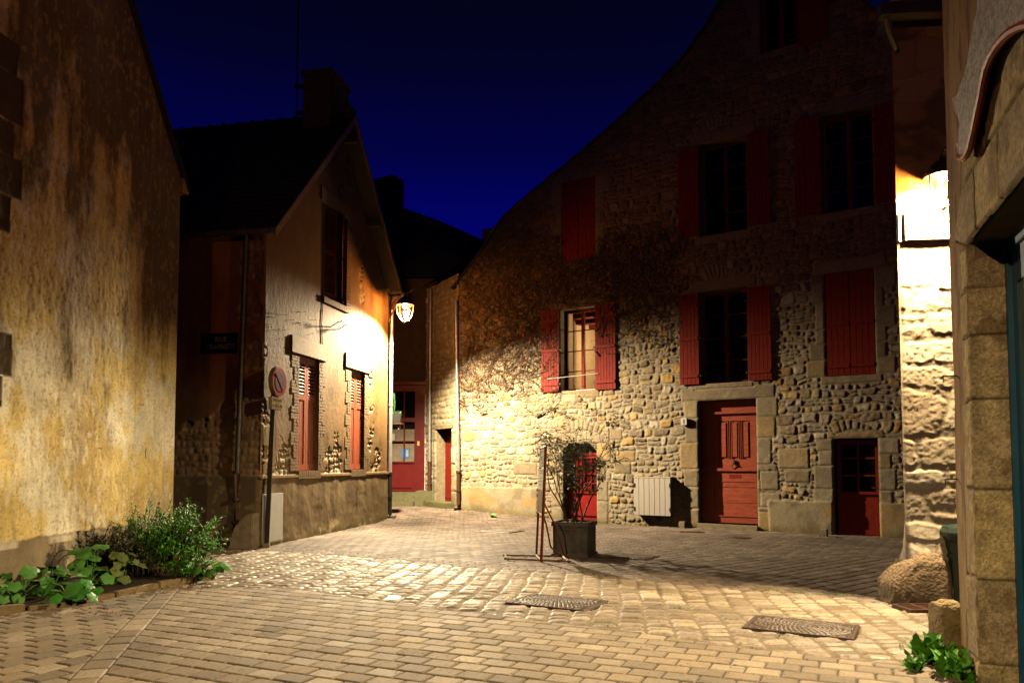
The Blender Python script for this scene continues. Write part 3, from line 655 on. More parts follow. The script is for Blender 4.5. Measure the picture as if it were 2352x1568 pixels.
    def gut(x, b):
        pr = [(.075*math.cos(R(a)), .075*math.sin(R(a))) for a in range(180, 361, 20)]
        vs = [(x+p, y, ze+.02+q) for y in (fr+.02, 6.4) for p, q in pr]; n_ = len(pr)
        b.add(vs, [(i, i+1, n_+i+1, n_+i) for i in range(n_-1)])
        for k in range(14): b.tube([(x-.08, fr+.1+k*.45, ze+.03), (x, fr+.1+k*.45, ze-.07), (x+.08, fr+.1+k*.45, ze+.02)], .012, 5)
        b.box(x-.08, x+.08, fr+.0, fr+.02, ze-.06, ze+.03)
    gut(-eo-.02, b); gut(LB+eo+.02, b); split_build(b, 'gutter', M_ZINCD, t)
    # chimney
    b = MB(); cy0, cy1, cs0, cs1 = .05, .72, mid-.35, mid+.95; zt = FB.sz(763, 163, .05)[1]-.0
    zt = atY(763, 163, 16.3).z; zb = zA-1.0
    b.box(cs0, cs1-.35, cy0, cy1, zb, zt-.12); b.box(cs0-.04, cs1-.31, cy0-.04, cy1+.04, zt-.12, zt); b.box(cs1-.35, cs1, cy0, cy1, zb, zt-.42); b.box(cs1-.35, cs1+.04, cy0-.03, cy1+.03, zt-.42, zt-.34); b.box(cs1-.33, cs1-.15, cy0+.1, cy1-.1, zt-.34, zt-.20)
    b.build('chimney', M_BRICKC, t, bevel=.01)
    an = MB(); ay = cy1+.16; an.tube([(cs0+.05, ay, zA+.1), (cs0+.05, ay, zt+4.6)], .018, 6); an.box(cs0+.0, cs0+.1, cy1, ay+.02, zt-.35, zt-.30); an.box(cs0+.0, cs0+.1, cy1, ay+.02, zt-.95, zt-.9)
    an.lathe([(.04, 0), (.06, .02), (.06, .1), (.03, .12)], 8, (cs0+.05, ay, zt-.38))
    tag(link('aerial_mast', an.build('m', M_IRON).data, M_IRON, None, FB.M), 'thin dark mast clamped to the chimney of the gabled house, rising past the sky', 'aerial')
    bpy.data.objects.remove(bpy.data.objects['m'])
    # downpipes
    q = FBS.sz(560, 1000)[0]
    pz = FBS.sz(575, 520)[0]-FBS.sz(545, 1240)[0]
    zc = FBS.sz(553, 1083)[1]
    holder = bpy.data.objects.new('side_rainwater_pipe', None)
    b = MB(); x0 = FBS.sz(545, 1240)[0]; x1 = FBS.sz(572, 520)[0]; zt_ = FBS.sz(572, 540)[1]; xc = x0+(x1-x0)*zc/zt_
    bpy.data.objects.remove(holder)
    b.tube([(xc, -.09, zc), (x1, -.09, zt_), (x1+.02, -.10, zt_+.12), (x1-.03, -.25, zE-.08)], .045, 12)
    for z in (2.3, 3.6, 4.6, zt_): xx = x0+(x1-x0)*z/zt_; b.tube([(xx, -.09, z-.03), (xx, -.09, z+.03)], .056, 12)
    p = b.build('downpipe', M_ZINCD, t, M=SIDE_IN_GABLE, smooth=True)
    b = MB(); b.tube([(xc, -.09, zc), (x0, -.09, .14), (x0-.02, -.14, .07), (x0-.03, -.2, .06)], .052, 12)
    for z in (zc, .85, .45): xx = x0+(xc-x0)*z/zc; b.tube([(xx, -.09, z-.025), (xx, -.09, z+.025)], .068, 12)
    b.build('cast_iron_foot', M_CAST, p, smooth=True)
    pipe(t, LB+.06, -.07, .02, 5.5, .05, FB.sz(889, 1085)[1], (.0, -.16), lean=.02, coll=(3.0, 4.6), m1=M_ZINC, m2=M_IRON)
    # wall irons, cable
    b = MB()
    for (u0, v0, u1) in [(757, 739, 785), (775, 745, 809)]:
        s_, z_ = FB.sz(u0, v0); b.tube([(s_, .0, z_-.12), (s_, -.04, z_-.1), (s_, -.22, z_), (s_+.05, -.24, z_)], .012, 6); s2, _ = FB.sz(u1, v0, -.24)
        b.tube([(s_, -.22, z_), (s2, -.24, z_+.02), (s2+.01, -.24, z_+.07)], .012, 6); b.box(s_-.03, s_+.03, -.02, .0, z_-.18, z_-.04)
    split_build(b, 'wall_iron', M_CAST, t)
    b = MB(); pts = [(740, 470), (739, 600), (738, 700), (735, 745), (737, 790), (735, 812)]; b.tube([(FB.sz(u, v)[0], -.035, FB.sz(u, v)[1]) for u, v in pts], .008, 5)
    b.build('cable', M_IRON, t); b = MB()
    for k in range(22):
        s_, z_ = FB.sz(random.uniform(610, 740), random.uniform(712, 790)); b.tube([(s_, .0, z_), (s_, -.07, z_+.01)], .004, 4)
    split_build(b, 'wall_nail', M_IRON, t, tol=.001)
    # red shutter folded back on the side wall, mostly behind the near house
    s_, z_ = FBS.sz(409, 795); z2 = FBS.sz(409, 1062)[1]; o = shutter(s_-.5, s_, z2, z_, t, lab='red shutter folded back beside the near plaster house'); o.matrix_local = SIDE_IN_GABLE
    # corner guard stone
    b = MB(); pts = [(.02, -.03), (.02, .62), (-.08, .60), (-.22, .50), (-.33, .36), (-.40, .16), (-.41, .06), (-.46, .0), (-.46, -.03)]; b.prism([(x, z) for x, z in pts], -.27, -.02)
    gs = link('guard_stone', b.build('m', M_STONEP, bevel=.02).data, None, None, FBS.M); bpy.data.objects.remove(bpy.data.objects['m'])
    tag(gs, 'quarter round granite guard stone at the foot of the gabled house corner', 'guard stone')
    # utility cabinet let into plinth
    a, b_, c_, d_ = FB.rect(606, 1133, 649, 1245, -.09)
    m = MB(); m.box(a, b_, -.10, -.05, max(.06, c_), d_); m.box(a+.02, b_-.02, -.106, -.1, max(.06, c_)+.02, d_-.02)
    o = link('meter_cabinet', m.build('m', M_WHITE, bevel=.004).data, None, None, FB.M); bpy.data.objects.remove(bpy.data.objects['m'])
    tag(o, 'pale grey meter cabinet in the low wall behind the no-parking pole', 'cabinet')
    # floodlight under the eaves
    f = thing('floodlight', 'small dark floodlight with a round perforated face under the right eaves', 'floodlight', FB.M @ Matrix.Translation((LB+.02, -.25, 5.75)))
    b = MB(); b.tube([(-.1, .2, .25), (-.1, .2, .38), (.08, -.05, .38), (.1, -.1, .2)], .014, 6); b.build('bracket', M_IRON, f)
    b = MB(); b.lathe([(.05, .14), (.10, .08), (.11, 0), (.09, -.01)], 14); b.build('head', M_IRON, f, M=Matrix.Translation((.06, -.12, .1)) @ Matrix.Rotation(R(70), 4, 'X') @ Matrix.Rotation(R(-20), 4, 'Y'))
house_gable()

def lantern(P, Mrot, label, name, down, fill, size=1.0, arm=None, dsize=165, dblend=.5, downcol=LC, tgt=(0, 0, -1), rad=.08):
    t = thing(name, label, 'street lamp', Matrix.Translation(P) @ Mrot @ Matrix.Scale(size, 4))
    b = MB(); b.lathe([(.02, .42), (.04, .36), (.10, .33), (.17, .26), (.225, .18), (.24, .13), (.235, .125), (.0, .16)], 18); b.build('hood', M_IRON, t, smooth=True)
    b = MB(); b.lathe([(.228, .135), (.19, .14), (.19, .145), (.225, .15)], 18); b.build('rim', M_CAST, t)
    b = MB()
    for k in range(6):
        g = 2*math.pi*k/6+.3; c_, s_ = math.cos(g), math.sin(g)
        b.tube([(.225*c_, .225*s_, .14), (.215*c_, .215*s_, 0), (.17*c_, .17*s_, -.17), (.09*c_, .09*s_, -.27), (.05*c_, .05*s_, -.29)], .011, 6)
    b.lathe([(.055, -.28), (.06, -.30), (.03, -.32), (.01, -.34)], 10); b.build('frame', nmat('lamp_brass', (.32, .22, .13), (.22, .14, .08), 12, .4, .1, metal=.5), t, smooth=True)
    b = MB(); pr = [(.218, .13), (.208, 0), (.165, -.17), (.085, -.265)]; n = 18
    vs = [(r_*math.cos(2*math.pi*k/n), r_*math.sin(2*math.pi*k/n), z) for r_, z in pr for k in range(n)]; b.add(vs, [(i*n+k, i*n+(k+1) % n, (i+1)*n+(k+1) % n, (i+1)*n+k) for i in range(3) for k in range(n)])
    b.build('glass', M_GLASS, t, smooth=True)
    b = MB(); b.lathe([(.02, .125), (.05, .11), (.06, .08), (.045, .055), (.01, .05)], 12); b.build('bulb', M_LIT, t, smooth=True)
    if arm: arm(t)
    spot('down_light', (0, 0, -.03), down, dsize, dblend, downcol, t, rad, tgt)
    if fill: point('bounce_fill', (0, 0, -.015), fill, LS, t, .05)  # added weak orange fill, stands in for bounced light
    return t
P1 = atY(930, 712, 18.65)
def arm1(t):
    c = FB.W(LB+.02, -.02, P1.z+.35)-P1; b = MB()
    inv = Matrix.Rotation(0, 4, 'Z')
    b.tube([(c.x, c.y, c.z-.12), (c.x*.6, c.y*.6, c.z+.02), (0, 0, .47), (.12, -.02, .46), (.2, -.03, .54)], .022, 8); b.tube([(0, 0, .47), (0, 0, .38)], .03, 8)
    b.box(c.x-.05, c.x+.05, c.y-.04, c.y+.04, c.z-.5, c.z+.12); b.tube([(c.x, c.y, c.z-.42), (c.x*.5, c.y*.5, c.z-.05)], .02, 8)
    b.build('bracket', M_CAST, t, smooth=True)
lantern(P1, Matrix.Identity(4), 'lit glass lantern on a bracket at the corner of the gabled house', 'street_lantern', CORNER_DOWN, CORNER_FILL, .96, arm1, 163, .62, (1, .82, .53), (.13, -.22, -1))

def street_sign():
    a, b_, c_, d_ = FBS.rect(471, 765, 545, 811, -.05)
    t = thing('street_name_sign', 'dark enamel street name plate reading RUE DE LA PSALETTE', 'street sign', FBS.M @ Matrix.Translation(((a+b_)/2, -.045, (c_+d_)/2)))
    w_, h_ = (b_-a)/2, (d_-c_)/2; m = MB(); m.box(-w_, w_, -.012, .006, -h_, h_); m.build('plate', nmat('dark_blue_enamel', (.006, .006, .012), (.009, .009, .014), 8, .25, .05), t, bevel=.005)
    ml = nmat('pale_enamel_lettering', (.34, .30, .22), (.25, .22, .16), 8, .5, 0)
    text('RUE', .135, ml, t, Matrix.Translation((0, -.0145, h_*.36)) @ UP, sx_=.95); text('DE LA PSALETTE', .125, ml, t, Matrix.Translation((0, -.0145, -h_*.36)) @ UP, sx_=.62)
    m = MB()
    for x in (-w_+.03, w_-.03):
        for z in (-h_+.03, h_-.03): m.tube([(x, -.02, z), (x, -.01, z)], .01, 8)
    split_build(m, 'screw', M_ZINC, t)
street_sign()

def parking_sign():
    X, Y = gpt(612, 1257); t = thing('no_parking_sign', 'round red and blue no-parking sign on a dark pole at the house corner', 'road sign', T(X, Y))
    zt = atY(628, 846, Y).z; b = MB(); lx = atY(630, 900, Y).x-X
    b.box(-.04, .04, -.022, .022, .05, zt-.02, Matrix.Shear('XY', 4, (lx/2.2*.7, 0))); b.build('pole', M_IRON, t, bevel=.006)
    b = MB(); b.box(-.06, .06, -.045, .045, -.02, .08); b.build('concrete_foot', M_STONEP, t, bevel=.01)
    c0 = atY(634, 877, Y-.03); rz = R(-62+90)
    B = Matrix.Translation((c0.x-X+.02, -.03, c0.z)) @ Matrix.Rotation(R(80), 4, 'Z')
    def disc(r, y0, y1, nm, mat, par=t, k=40):
        m = MB(); m.prism([(r*math.cos(2*math.pi*i/k), r*math.sin(2*math.pi*i/k)) for i in range(k)], y0, y1); return m.build(nm, mat, par, M=B if par is t else None)
    di = disc(.27, -.05, .03, 'sign_disc', nmat('sign_rim', (.38, .28, .14), (.28, .20, .10), 9, .4, .05))
    disc(.255, -.054, -.0505, 'red_ring', nmat('sign_red', (.30, .004, .003), (.24, .005, .003), 9, .6, .02, spec=.05), di)
    disc(.175, -.058, -.0545, 'blue_field', nmat('sign_blue', (.05, .03, .09), (.07, .04, .09), 9, .6, .02, spec=.05), di)
    m = MB(); m.box(-.20, .20, -.062, -.0585, -.025, .025); m.build('diagonal_bar', nmat('sign_bar_red', (.30, .004, .003), (.24, .005, .003), 9, .6, .02, spec=.05), di, M=Matrix.Rotation(R(48), 4, 'Y'))
    z0, z1 = atY(631, 941, Y).z, atY(631, 912, Y).z; c1 = atY(632, 927, Y-.03)
    B2 = Matrix.Translation((c1.x-X, -.03, (z0+z1)/2)) @ Matrix.Rotation(R(76), 4, 'Z'); hh = (z1-z0)/2
    pm = MB(); pm.box(-.19, .19, -.05, .02, -hh, hh); pl = pm.build('time_plate', nmat('cream_plate', (.50, .42, .26), (.42, .34, .2), 6, .45, .05), t, M=B2, bevel=.01)
    mk = nmat('plate_lettering', (.16, .10, .04), (.12, .08, .03), 6, .6, 0)
    text('DU N1 AU N7', .062, mk, pl, Matrix.Translation((0, -.0525, hh*.45)) @ UP, sx_=.72); text('de 10h. à 20h.', .078, mk, pl, Matrix.Translation((0, -.0525, -hh*.4)) @ UP, sx_=.72)
parking_sign()

# ================================================================== C: rubble stone house
dC_ = Vector((-2626, 1730)).normalized()
FC = Frame(5.42, 16.60, -dC_.x, -dC_.y)
CL = FC.sz(1053, 1150)[0]; CR = 5.4
H = dict(
    arch=FC.rect(1293, 1018, 1371, 1199), door=FC.rect(1605, 917, 1739, 1214), low=FC.rect(1915, 1006, 2019, 1238),
    w1=FC.rect(1287, 707, 1367, 896), w2=FC.rect(1605, 664, 1717, 879), w3=FC.rect(1895, 622, 2010, 862), w4=FC.rect(1290, 412, 1367, 597),
    w5=FC.rect(1605, 322, 1715, 535), w6=FC.rect(1886, 255, 2006, 482), w7=FC.rect(1745, -60, 1830, 112))
for k_ in ('arch', 'door', 'low'):
    a_ = H[k_]; H[k_] = (a_[0], a_[1], -.05 if k_ != 'door' else .12, a_[3])
OUT = [FC.sz(*p) for p in [(1041, 665), (1066, 634), (1107, 582), (1146, 520), (1160, 500), (1240, 432), (1330, 360), (1420, 282), (1500, 208), (1572, 136), (1612, 80), (1664, 0), (1700, -60)]]
def house_stone():
    t = thing('stone_house', 'large rubble stone house with dull red shutters and a red front door', 'house', FC)
    r0 = FC.sz(1975, 0); r1 = FC.sz(2062, 79); apx = (OUT[-1][0]+1.3, OUT[-1][1]+2.2)
    sx_ = [p[0] for p in OUT]+[apx[0], r0[0], r1[0], CR+2]; sz_ = [p[1] for p in OUT]+[apx[1], r0[1], r1[1], r1[1]-(CR+2-r1[0])*1.1]
    ztop = lambda S: np.interp(S, sx_, sz_)
    zl = FC.sz(1150, 1120)[1]; sl_ = FC.sz(1232, 1150)[0]
    qs = []
    qs += surround(H['arch'], 3, (.22, .42), (.32, .55), lint=.0, sill=0, zb=.0)
    a = H['arch']; qs += [(rq(a[0]-.28, a[0]+.42, a[3], a[3]+.28), .006), (rq(a[0]+.42, a[1]+.36, a[3], a[3]+.28), .006)]
    qs += fan((a[0]+a[1])/2, a[3]-1.0, 1.34, 1.80, 112, 64, 9)
    qs += surround(H['door'], 4, (.28, .5), (.4, .62), lint=.30, sill=0, lx=.42, zb=.0)
    qs += surround(H['low'], 5, (.2, .42), (.3, .55), lint=.14, sill=0, lx=.12, zb=.0)
    l_ = H['low']; qs += fan((l_[0]+l_[1])/2+.05, l_[3]-.75, .94, 1.26, 118, 54, 9)
    qs += surround(H['w1'], 6, (.12, .3), lint=.24, sill=.2); qs += surround(H['w2'], 7, lint=.26, sill=.12)
    w_ = H['w2']; qs += fan((w_[0]+w_[1])/2, w_[3]-.5, .82, 1.22, 118, 62, 9)
    for i, k in enumerate(('w3', 'w4', 'w5', 'w6', 'w7')): qs += surround(H[k], 8+i, (.15, .42), lint=.26, sill=.16)
    w_ = H['w5']; qs += fan((w_[0]+w_[1])/2, w_[3]-.5, .84, 1.24, 118, 62, 9)
    for (u0, v0, u1, v1) in [(1785, 1028, 1860, 1076), (1745, 1080, 1790, 1125), (1800, 1078, 1862, 1108), (1745, 1130, 1795, 1165), (1215, 985, 1245, 1005), (1180, 1060, 1235, 1090), (1400, 985, 1430, 1010), (1690, 1050, 1725, 1090), (1415, 1035, 1460, 1060), (1410, 1062, 1450, 1088), (1290, 905, 1325, 925), (1200, 900, 1240, 925)]:
        p, q, x, y = FC.rect(u0, v0, u1, v1); qs.append((rq(p, q, x, y), .01))
    cement = [FC.rect(1060, 1118, 1235, 1190), FC.rect(1765, 1150, 1912, 1235), FC.rect(2022, 1155, 2095, 1245)]
    def fn(S, Z):
        d, cid = stones(S, Z, 21, (.10, .23), (.7, 1.9), .08, .026, .4, .5)
        d, cid = override(S, Z, d, cid, qs)
        cols = [(.34, .255, .145), (.40, .285, .13), (.30, .235, .15), (.24, .175, .105), (.42, .26, .085), (.38, .315, .22), (.27, .195, .115), (.20, .14, .075), (.33, .27, .19)]
        h, c, rg = stone_look(S, Z, d, cid, cols, col(.40, .33, .23), .021, .03, 3); c = np.where(((d > -.016) & (d < .004))[..., None], c*.52, c)
        # weaker light high on the gable, painted in as darker, redder stone
        high_dim = sst(4.2, 6.2, Z+1.2*(fbm(S*.7, Z*.7, 1, 3)-.5)); c = mixc(c, c*col(.62, .50, .40), high_dim)
        big = cid > 90000; gr = (.75+.5*fbm(S*30, Z*30, 1, 3)); c = np.where(big[..., None], .86*(c*.5+.5*col(.34, .265, .16)*(.7+.6*fbm(S*6, Z*6, 4, 4))[..., None])*gr[..., None], c)
        h = np.where(big & (d < 0), .016*sst(0, .02, -d)+.010*(fbm(S*9, Z*9, 3, 4)-.5), h)
        for (p, q, x, y) in cement:
            m = sst(.0, .03, np.minimum(np.minimum(S-p, q-S), y-Z)+.07*(fbm(S*4, Z*4, 2, 4)-.35))
            cc = mixc(col(.33, .265, .165)*np.ones_like(c), col(.24, .19, .115), sst(.4, .62, fbm(S*4, Z*3, 4, 5))); cc = mixc(cc, col(.40, .24, .08), sst(.6, .7, fbm(S*2+4, Z*2, 5, 3))*.6)
            c = mixc(c, cc, m); h = h*(1-m)+m*(.035+.012*(fbm(S*5, Z*5, 1, 4)-.5))
        foot = sst(.22, .0, Z-gz(S*0, 16.6-.55*S)); c = mixc(c, c*col(.72, .70, .5), foot)
        return h, c, rg
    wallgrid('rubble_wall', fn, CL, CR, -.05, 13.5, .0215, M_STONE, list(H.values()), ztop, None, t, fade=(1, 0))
    # roof: thick slates following the verge
    b = MB(); pts = list(zip(sx_, sz_)); FCS = [(0, 1, 2, 3), (4, 5, 6, 7), (0, 1, 5, 4), (1, 2, 6, 5), (2, 3, 7, 6), (3, 0, 4, 7)]
    for (x0, z0), (x1, z1) in zip(pts[:-1], pts[1:]):
        n = max(1, int(math.hypot(x1-x0, z1-z0)/.3)); l = math.hypot(x1-x0, z1-z0); nx, nz = -(z1-z0)/l, (x1-x0)/l
        for i in range(n):
            f0, f1 = i/n, (i+1)/n; p = (x0+(x1-x0)*f0, z0+(z1-z0)*f0); q = (x0+(x1-x0)*f1, z0+(z1-z0)*f1); e = .0+.012*(i % 2)
            b.add([(p[0]-nx*.0, -.09, p[1]), (q[0], -.09, q[1]), (q[0], 9, q[1]), (p[0], 9, p[1]), (p[0]+nx*(.05+e), -.09, p[1]+nz*(.05+e)), (q[0]+nx*(.05+e), -.09, q[1]+nz*(.05+e)), (q[0]+nx*(.05+e), 9, q[1]+nz*(.05+e)), (p[0]+nx*(.05+e), 9, p[1]+nz*(.05+e))], FCS)
    b.build('roof', M_SLATE, t)
    b = MB(); b.box(CL+.004, CL+.03, .02, 9, -.05, OUT[0][1]-.05); b.build('end_wall', M_DSTONE, t)
    # openings
    dep = .36; depth = dict(door=.26, low=.2, arch=.3)
    for k, h in H.items():
        reveal(h, depth.get(k, dep), nmat('reveal_stone_'+k, (.26, .19, .11), (.17, .12, .07), 6, .9, .7, 30, bd=.02), t)
    for k, h in H.items():
        if k != 'w1': b = MB(); b.box(h[0]-.3, h[1]+.3, .5, .52, h[2]-.3, h[3]+.3); b.build('dark_backing', M_DARK, t)
    def lf(k, u0, u1, v0, v1, hinge, lab, n=6):
        a, b_, c_, d_ = FC.rect(u0, v0, u1, v1, -.05); shutter(a, b_, c_, d_, t, -.035, None, n, hinge, lab)
    lf('w1', 1243, 1284, 712, 900, 1, 'red shutter left of the lit window', 7); lf('w1', 1367, 1414, 697, 894, -1, 'red shutter right of the lit window', 7)
    lf('w2', 1561, 1605, 675, 883, 1, None, 5); lf('w2', 1717, 1771, 657, 873, -1, None, 6)
    lf('w5', 1558, 1605, 342, 545, 1, None, 5); lf('w5', 1715, 1768, 302, 516, -1, None, 6)
    lf('w6', 1825, 1885, 270, 496, 1, None, 5); lf('w6', 2007, 2064, 236, 462, -1, None, 6)
    lf('w7', 1830, 1900, -60, 100, -1, None, 6)
    for k in ('w3', 'w4'):
        h = H[k]; m = (h[0]+h[1])/2; shutter(h[0]+.01, m-.004, h[2]+.01, h[3]-.01, t, .03, None, 4, 0, 'closed red shutter'); shutter(m+.004, h[1]-.01, h[2]+.01, h[3]-.01, t, .03, None, 4, 0, 'closed red shutter')
    for k, n in (('w2', 4), ('w5', 4), ('w6', 4), ('w7', 4)):
        window(H[k], .30, t, n)['label'] = 'unlit red framed window'
    # lit window with the room behind it
    h = H['w1']; window(h, .30, t, 4, M_RED, M_GLASS)['label'] = 'lit window with glowing room behind'
    b = MB(); b.box(h[0]-.02, h[1]+.02, .24, .295, h[2]-.02, h[2]+.04); b.tube([(h[0]-.35, -.09, h[2]+.33), (h[1]+.12, -.09, h[2]+.38)], .007, 8); b.tube([(h[0]-.02, -.09, h[2]+.33), (h[0]-.02, .01, h[2]+.33)], .012, 6); b.build('window_bar', M_WHITE, t)
    x0, x1, z0, z1 = h[0]-.5, h[1]+2.2, h[2]-.7, h[3]+.30
    m_in = nmat('room_plaster', (.66, .47, .26), (.56, .38, .19), 6, .9, .7, 25, bd=.02)
    b = MB(); b.add([(x0, .66, z0), (x0, .66, z1), (x0, 3.6, z1), (x0, 3.6, z0)], [(0, 1, 2, 3)]); b.add([(x0, 3.6, z0), (x1, 3.6, z0), (x1, 3.6, z1), (x0, 3.6, z1)], [(0, 1, 2, 3)]); b.add([(x1, .66, z0), (x1, .66, z1), (x1, 3.6, z1), (x1, 3.6, z0)], [(0, 1, 2, 3)])
    b.add([(x0, .66, z0), (x1, .66, z0), (x1, 3.6, z0), (x0, 3.6, z0)], [(0, 1, 2, 3)]); b.add([(x0, .66, z1), (x1, .66, z1), (x1, 3.6, z1), (x0, 3.6, z1)], [(0, 1, 2, 3)])
    b.box(h[0]-.02, h[0]+.0, .36, .67, h[2]-.1, h[3]+.1); b.box(h[1]+.0, h[1]+.25, .36, .67, h[2]-.1, h[3]+.1)
    b.box(h[0]+.36, h[0]+.55, 1.6, 1.9, z0, z1-.05)
    rm = b.build('lit_room', m_in, t)
    b = MB()
    for y in (.95, 1.75, 2.55): b.box(x0+.01, x1-.01, y, y+.24, z1-.36, z1-.02)
    b.box(x0+.4, x1-.01, 3.3, 3.55, z1-1.05, z1-.8); b.build('ceiling_beam', nmat('red_beam', (.30, .03, .012), (.22, .02, .01), 8, .6, .3), rm)
    b = MB(); b.box(h[1]-.05, h[1]+.9, 2.6, 3.1, z0, z0+1.5); b.box(h[0]+.58, h[0]+.75, 2.0, 2.3, z0, h[2]+.75); b.build('cupboard', nmat('cupboard_wood', (.20, .11, .05), (.13, .07, .03), 6, .5, .2, stretch=(6, 1, 1)), rm, bevel=.01)
    b = MB(); b.lathe([(.10, 0), (.14, -.16), (.14, -.165)], 14, (h[0]+.95, 2.2, z1-.55)); b.build('lampshade', emat('lit_shade', (1, .80, .5), 6), rm)
    point('ceiling_lamp', (h[0]+.95, 2.0, z1-1.0), 200, (1, .74, .42), rm, .12)
    # low arched doorway with the small-paned red door
    h = H['arch']; b = MB(); dz = .0; s0, s1 = h[0]+.02, h[1]; yl = .22; zt = h[3]-.30; zm = FC.sz(1340, 1130, yl)[1]; g0 = .18
    b.box(s0, s1, yl, yl+.05, g0*0, zm); b.box(s0, s0+.07, yl-.002, yl+.05, zm, zt); b.box(s1-.07, s1, yl-.002, yl+.05, zm, zt); b.box(s0+.07, s1-.07, yl-.002, yl+.05, zt-.08, zt); b.box(s0, s1, yl-.03, yl, zm-.03, zm+.03); b.box(s0, s1, yl-.03, yl, .16, .22)
    for k in range(1, 4): x = s0+.07+(s1-s0-.14)*k/4; b.box(x-.014, x+.014, yl, yl+.045, zm, zt)
    for k in range(1, 4): z = zm+(zt-zm)*k/4; b.box(s0+.07, s1-.07, yl+.003, yl+.042, z-.014, z+.014)
    dr = b.build('door', nmat('bright_red_paint', (.27, .010, .008), (.21, .008, .007), 5, .4, .15), t, bevel=.004); dr['label'] = 'small-paned bright red door behind the shrub'
    g = MB(); g.box(s0+.03, s1-.03, yl+.045, yl+.048, zm, zt); g.build('pane', nmat('reddish_pane', (.16, .012, .010), (.12, .01, .01), 4, .15, 0), dr)
    b = MB(); b.box(s0, s1, yl-.02, yl+.1, zt, h[3]); b.build('transom_board', M_RED, t)
    b = MB(); b.prism([(h[0], h[3]-.19), (h[0]+.20, h[3]), (h[0], h[3])], .0, .3); b.prism([(h[1]+.0, h[3]-.19), (h[1], h[3]), (h[1]-.2, h[3])], -.01, .3); split_build(b, 'chamfered_head', M_STONEP, t, bevel=.015)
    # main front door
    h = H['door']; yl = .20; s0, s1 = FC.sz(1640, 1070, yl)[0], h[1]-.0; sL = h[0]; z0, z1 = .14, h[3]
    zt = FC.sz(1690, 948, yl)[1]
    b = MB(); b.box(sL-.02, s0-.06, yl+.05, yl+.10, z0, z1); b.box(s0-.06, s0, yl-.01, yl+.06, z0, z1); b.box(s1-.055, s1+.02, yl-.02, yl+.06, z0, z1); b.box(s0, s1-.055, yl, yl+.06, zt+.02, z1); b.box(s0-.06, s1, yl-.06, yl+.0, zt-.02, zt+.035)
    fr = b.build('door_frame', M_REDD, t, bevel=.005)
    e1 = s1-.06; zmid = FC.sz(1690, 1078, yl)[1]; zpb = FC.sz(1690, 1052, yl)[1]; zpt = FC.sz(1690, 966, yl)[1]
    b = MB(); b.box(s0+.002, e1, yl+.02, yl+.06, z0, zt-.022)
    b.box(s0+.002, e1, yl+.0, yl+.02, zpt, zt-.022); b.box(s0+.002, e1, yl+.0, yl+.02, zmid, zpb-.02)
    wd = e1-s0; b.box(s0+.002, s0+.14*wd, yl+.0, yl+.02, zpb-.02, zpt); b.box(e1-.14*wd, e1, yl, yl+.02, zpb-.02, zpt)
    for f in (.24, .5, .76): b.box(s0+wd*(f-.055), s0+wd*(f+.055), yl-.004, yl+.02, zpb+.03, zpt-.03)
    for f in (.345, .385, .425-.0, .59, .63, .67): b.box(s0+wd*f-.009, s0+wd*f+.009, yl-.008, yl+.02, zpb-.01, zpt)
    b.box(s0-.03, e1+.01, yl-.045, yl+.02, zmid-.035, zmid+.03); b.box(s0+.002, e1, yl-.005, yl+.02, zmid-.28, zmid-.037)
    zz = [z0+.15, z0+.45, z0+.80, zmid-.285]
    for p, q in zip(zz[:-1], zz[1:]): b.box(s0+.002, e1, yl+.002, yl+.02, p+.003, q-.003)
    b.box(s0, e1+.01, yl-.02, yl+.02, z0, z0+.15); b.box(s0, e1+.01, yl-.035, yl+.02, z0+.14, z0+.165)
    rs = random.Random(3)
    for p, q in zip(zz[:-1], zz[1:]):
        for k in range(5):
            for zf in (.2, .75): x = s0+wd*(.12+.19*k)+.03*(zf > .5); b.tube([(x, yl-.006, p+(q-p)*zf), (x, yl+.01, p+(q-p)*zf)], .008, 6)
    dr = b.build('door', M_REDD, t, bevel=.004); dr['label'] = 'panelled red front door with an iron ring knocker'
    kx, kz = FC.sz(1687, 1066, yl); b = MB(); b.lathe([(.03, 0), (.045, .01), (.02, .03)], 8, (0, 0, 0)); b.tube([(.05*math.cos(a), -.02-.02*abs(math.sin(a)), -.07+.055*math.sin(a)) for a in np.linspace(.3, 6.0, 14)], .011, 6); b.box(-.02, .02, -.03, .0, -.03, .07)
    b.build('knocker', M_IRON, dr, M=Matrix.Translation((kx, yl-.01, kz+.03)))
    b = MB(); b.box((s0+e1)/2-.13, (s0+e1)/2+.13, yl-.009, yl-.004, zmid-.19, zmid-.11); b.build('letter_slot', M_RED, dr)
    b = MB(); b.box(h[0]-.04, h[1]+.02, -.10, .5, -.05, .12); b.build('door_step', M_STONEP, t, bevel=.02)
    # low side door
    h = H['low']; yl = .16; s0, s1 = h[0]+.05, h[1]+.0; zm = FC.sz(1995, 1132, yl)[1]; z1 = h[3]-.04; b = MB()
    b.box(s0, s1, yl, yl+.05, .0, zm); b.box(s0, s1, yl-.035, yl, zm-.03, zm+.03); b.box(s0, s1, yl-.02, yl, .02, .12); b.box(s0, s0+.08, yl, yl+.05, zm, z1); b.box(s1-.08, s1, yl, yl+.05, zm, z1); b.box(s0+.08, s1-.08, yl, yl+.05, z1-.09, z1)
    b.box((s0+s1)/2-.025, (s0+s1)/2+.025, yl, yl+.05, zm, z1)
    for k in (.33, .66): z = zm+(z1-zm)*k; b.box(s0+.08, s1-.08, yl+.003, yl+.047, z-.02, z+.02)
    dr = b.build('door', M_RED, t, bevel=.004); dr['label'] = 'low glazed dark red door beside the stone pillar'
    g = MB(); g.box(s0+.03, s1-.03, yl+.03, yl+.035, zm, z1-.02); g.build('pane', M_PANE, dr)
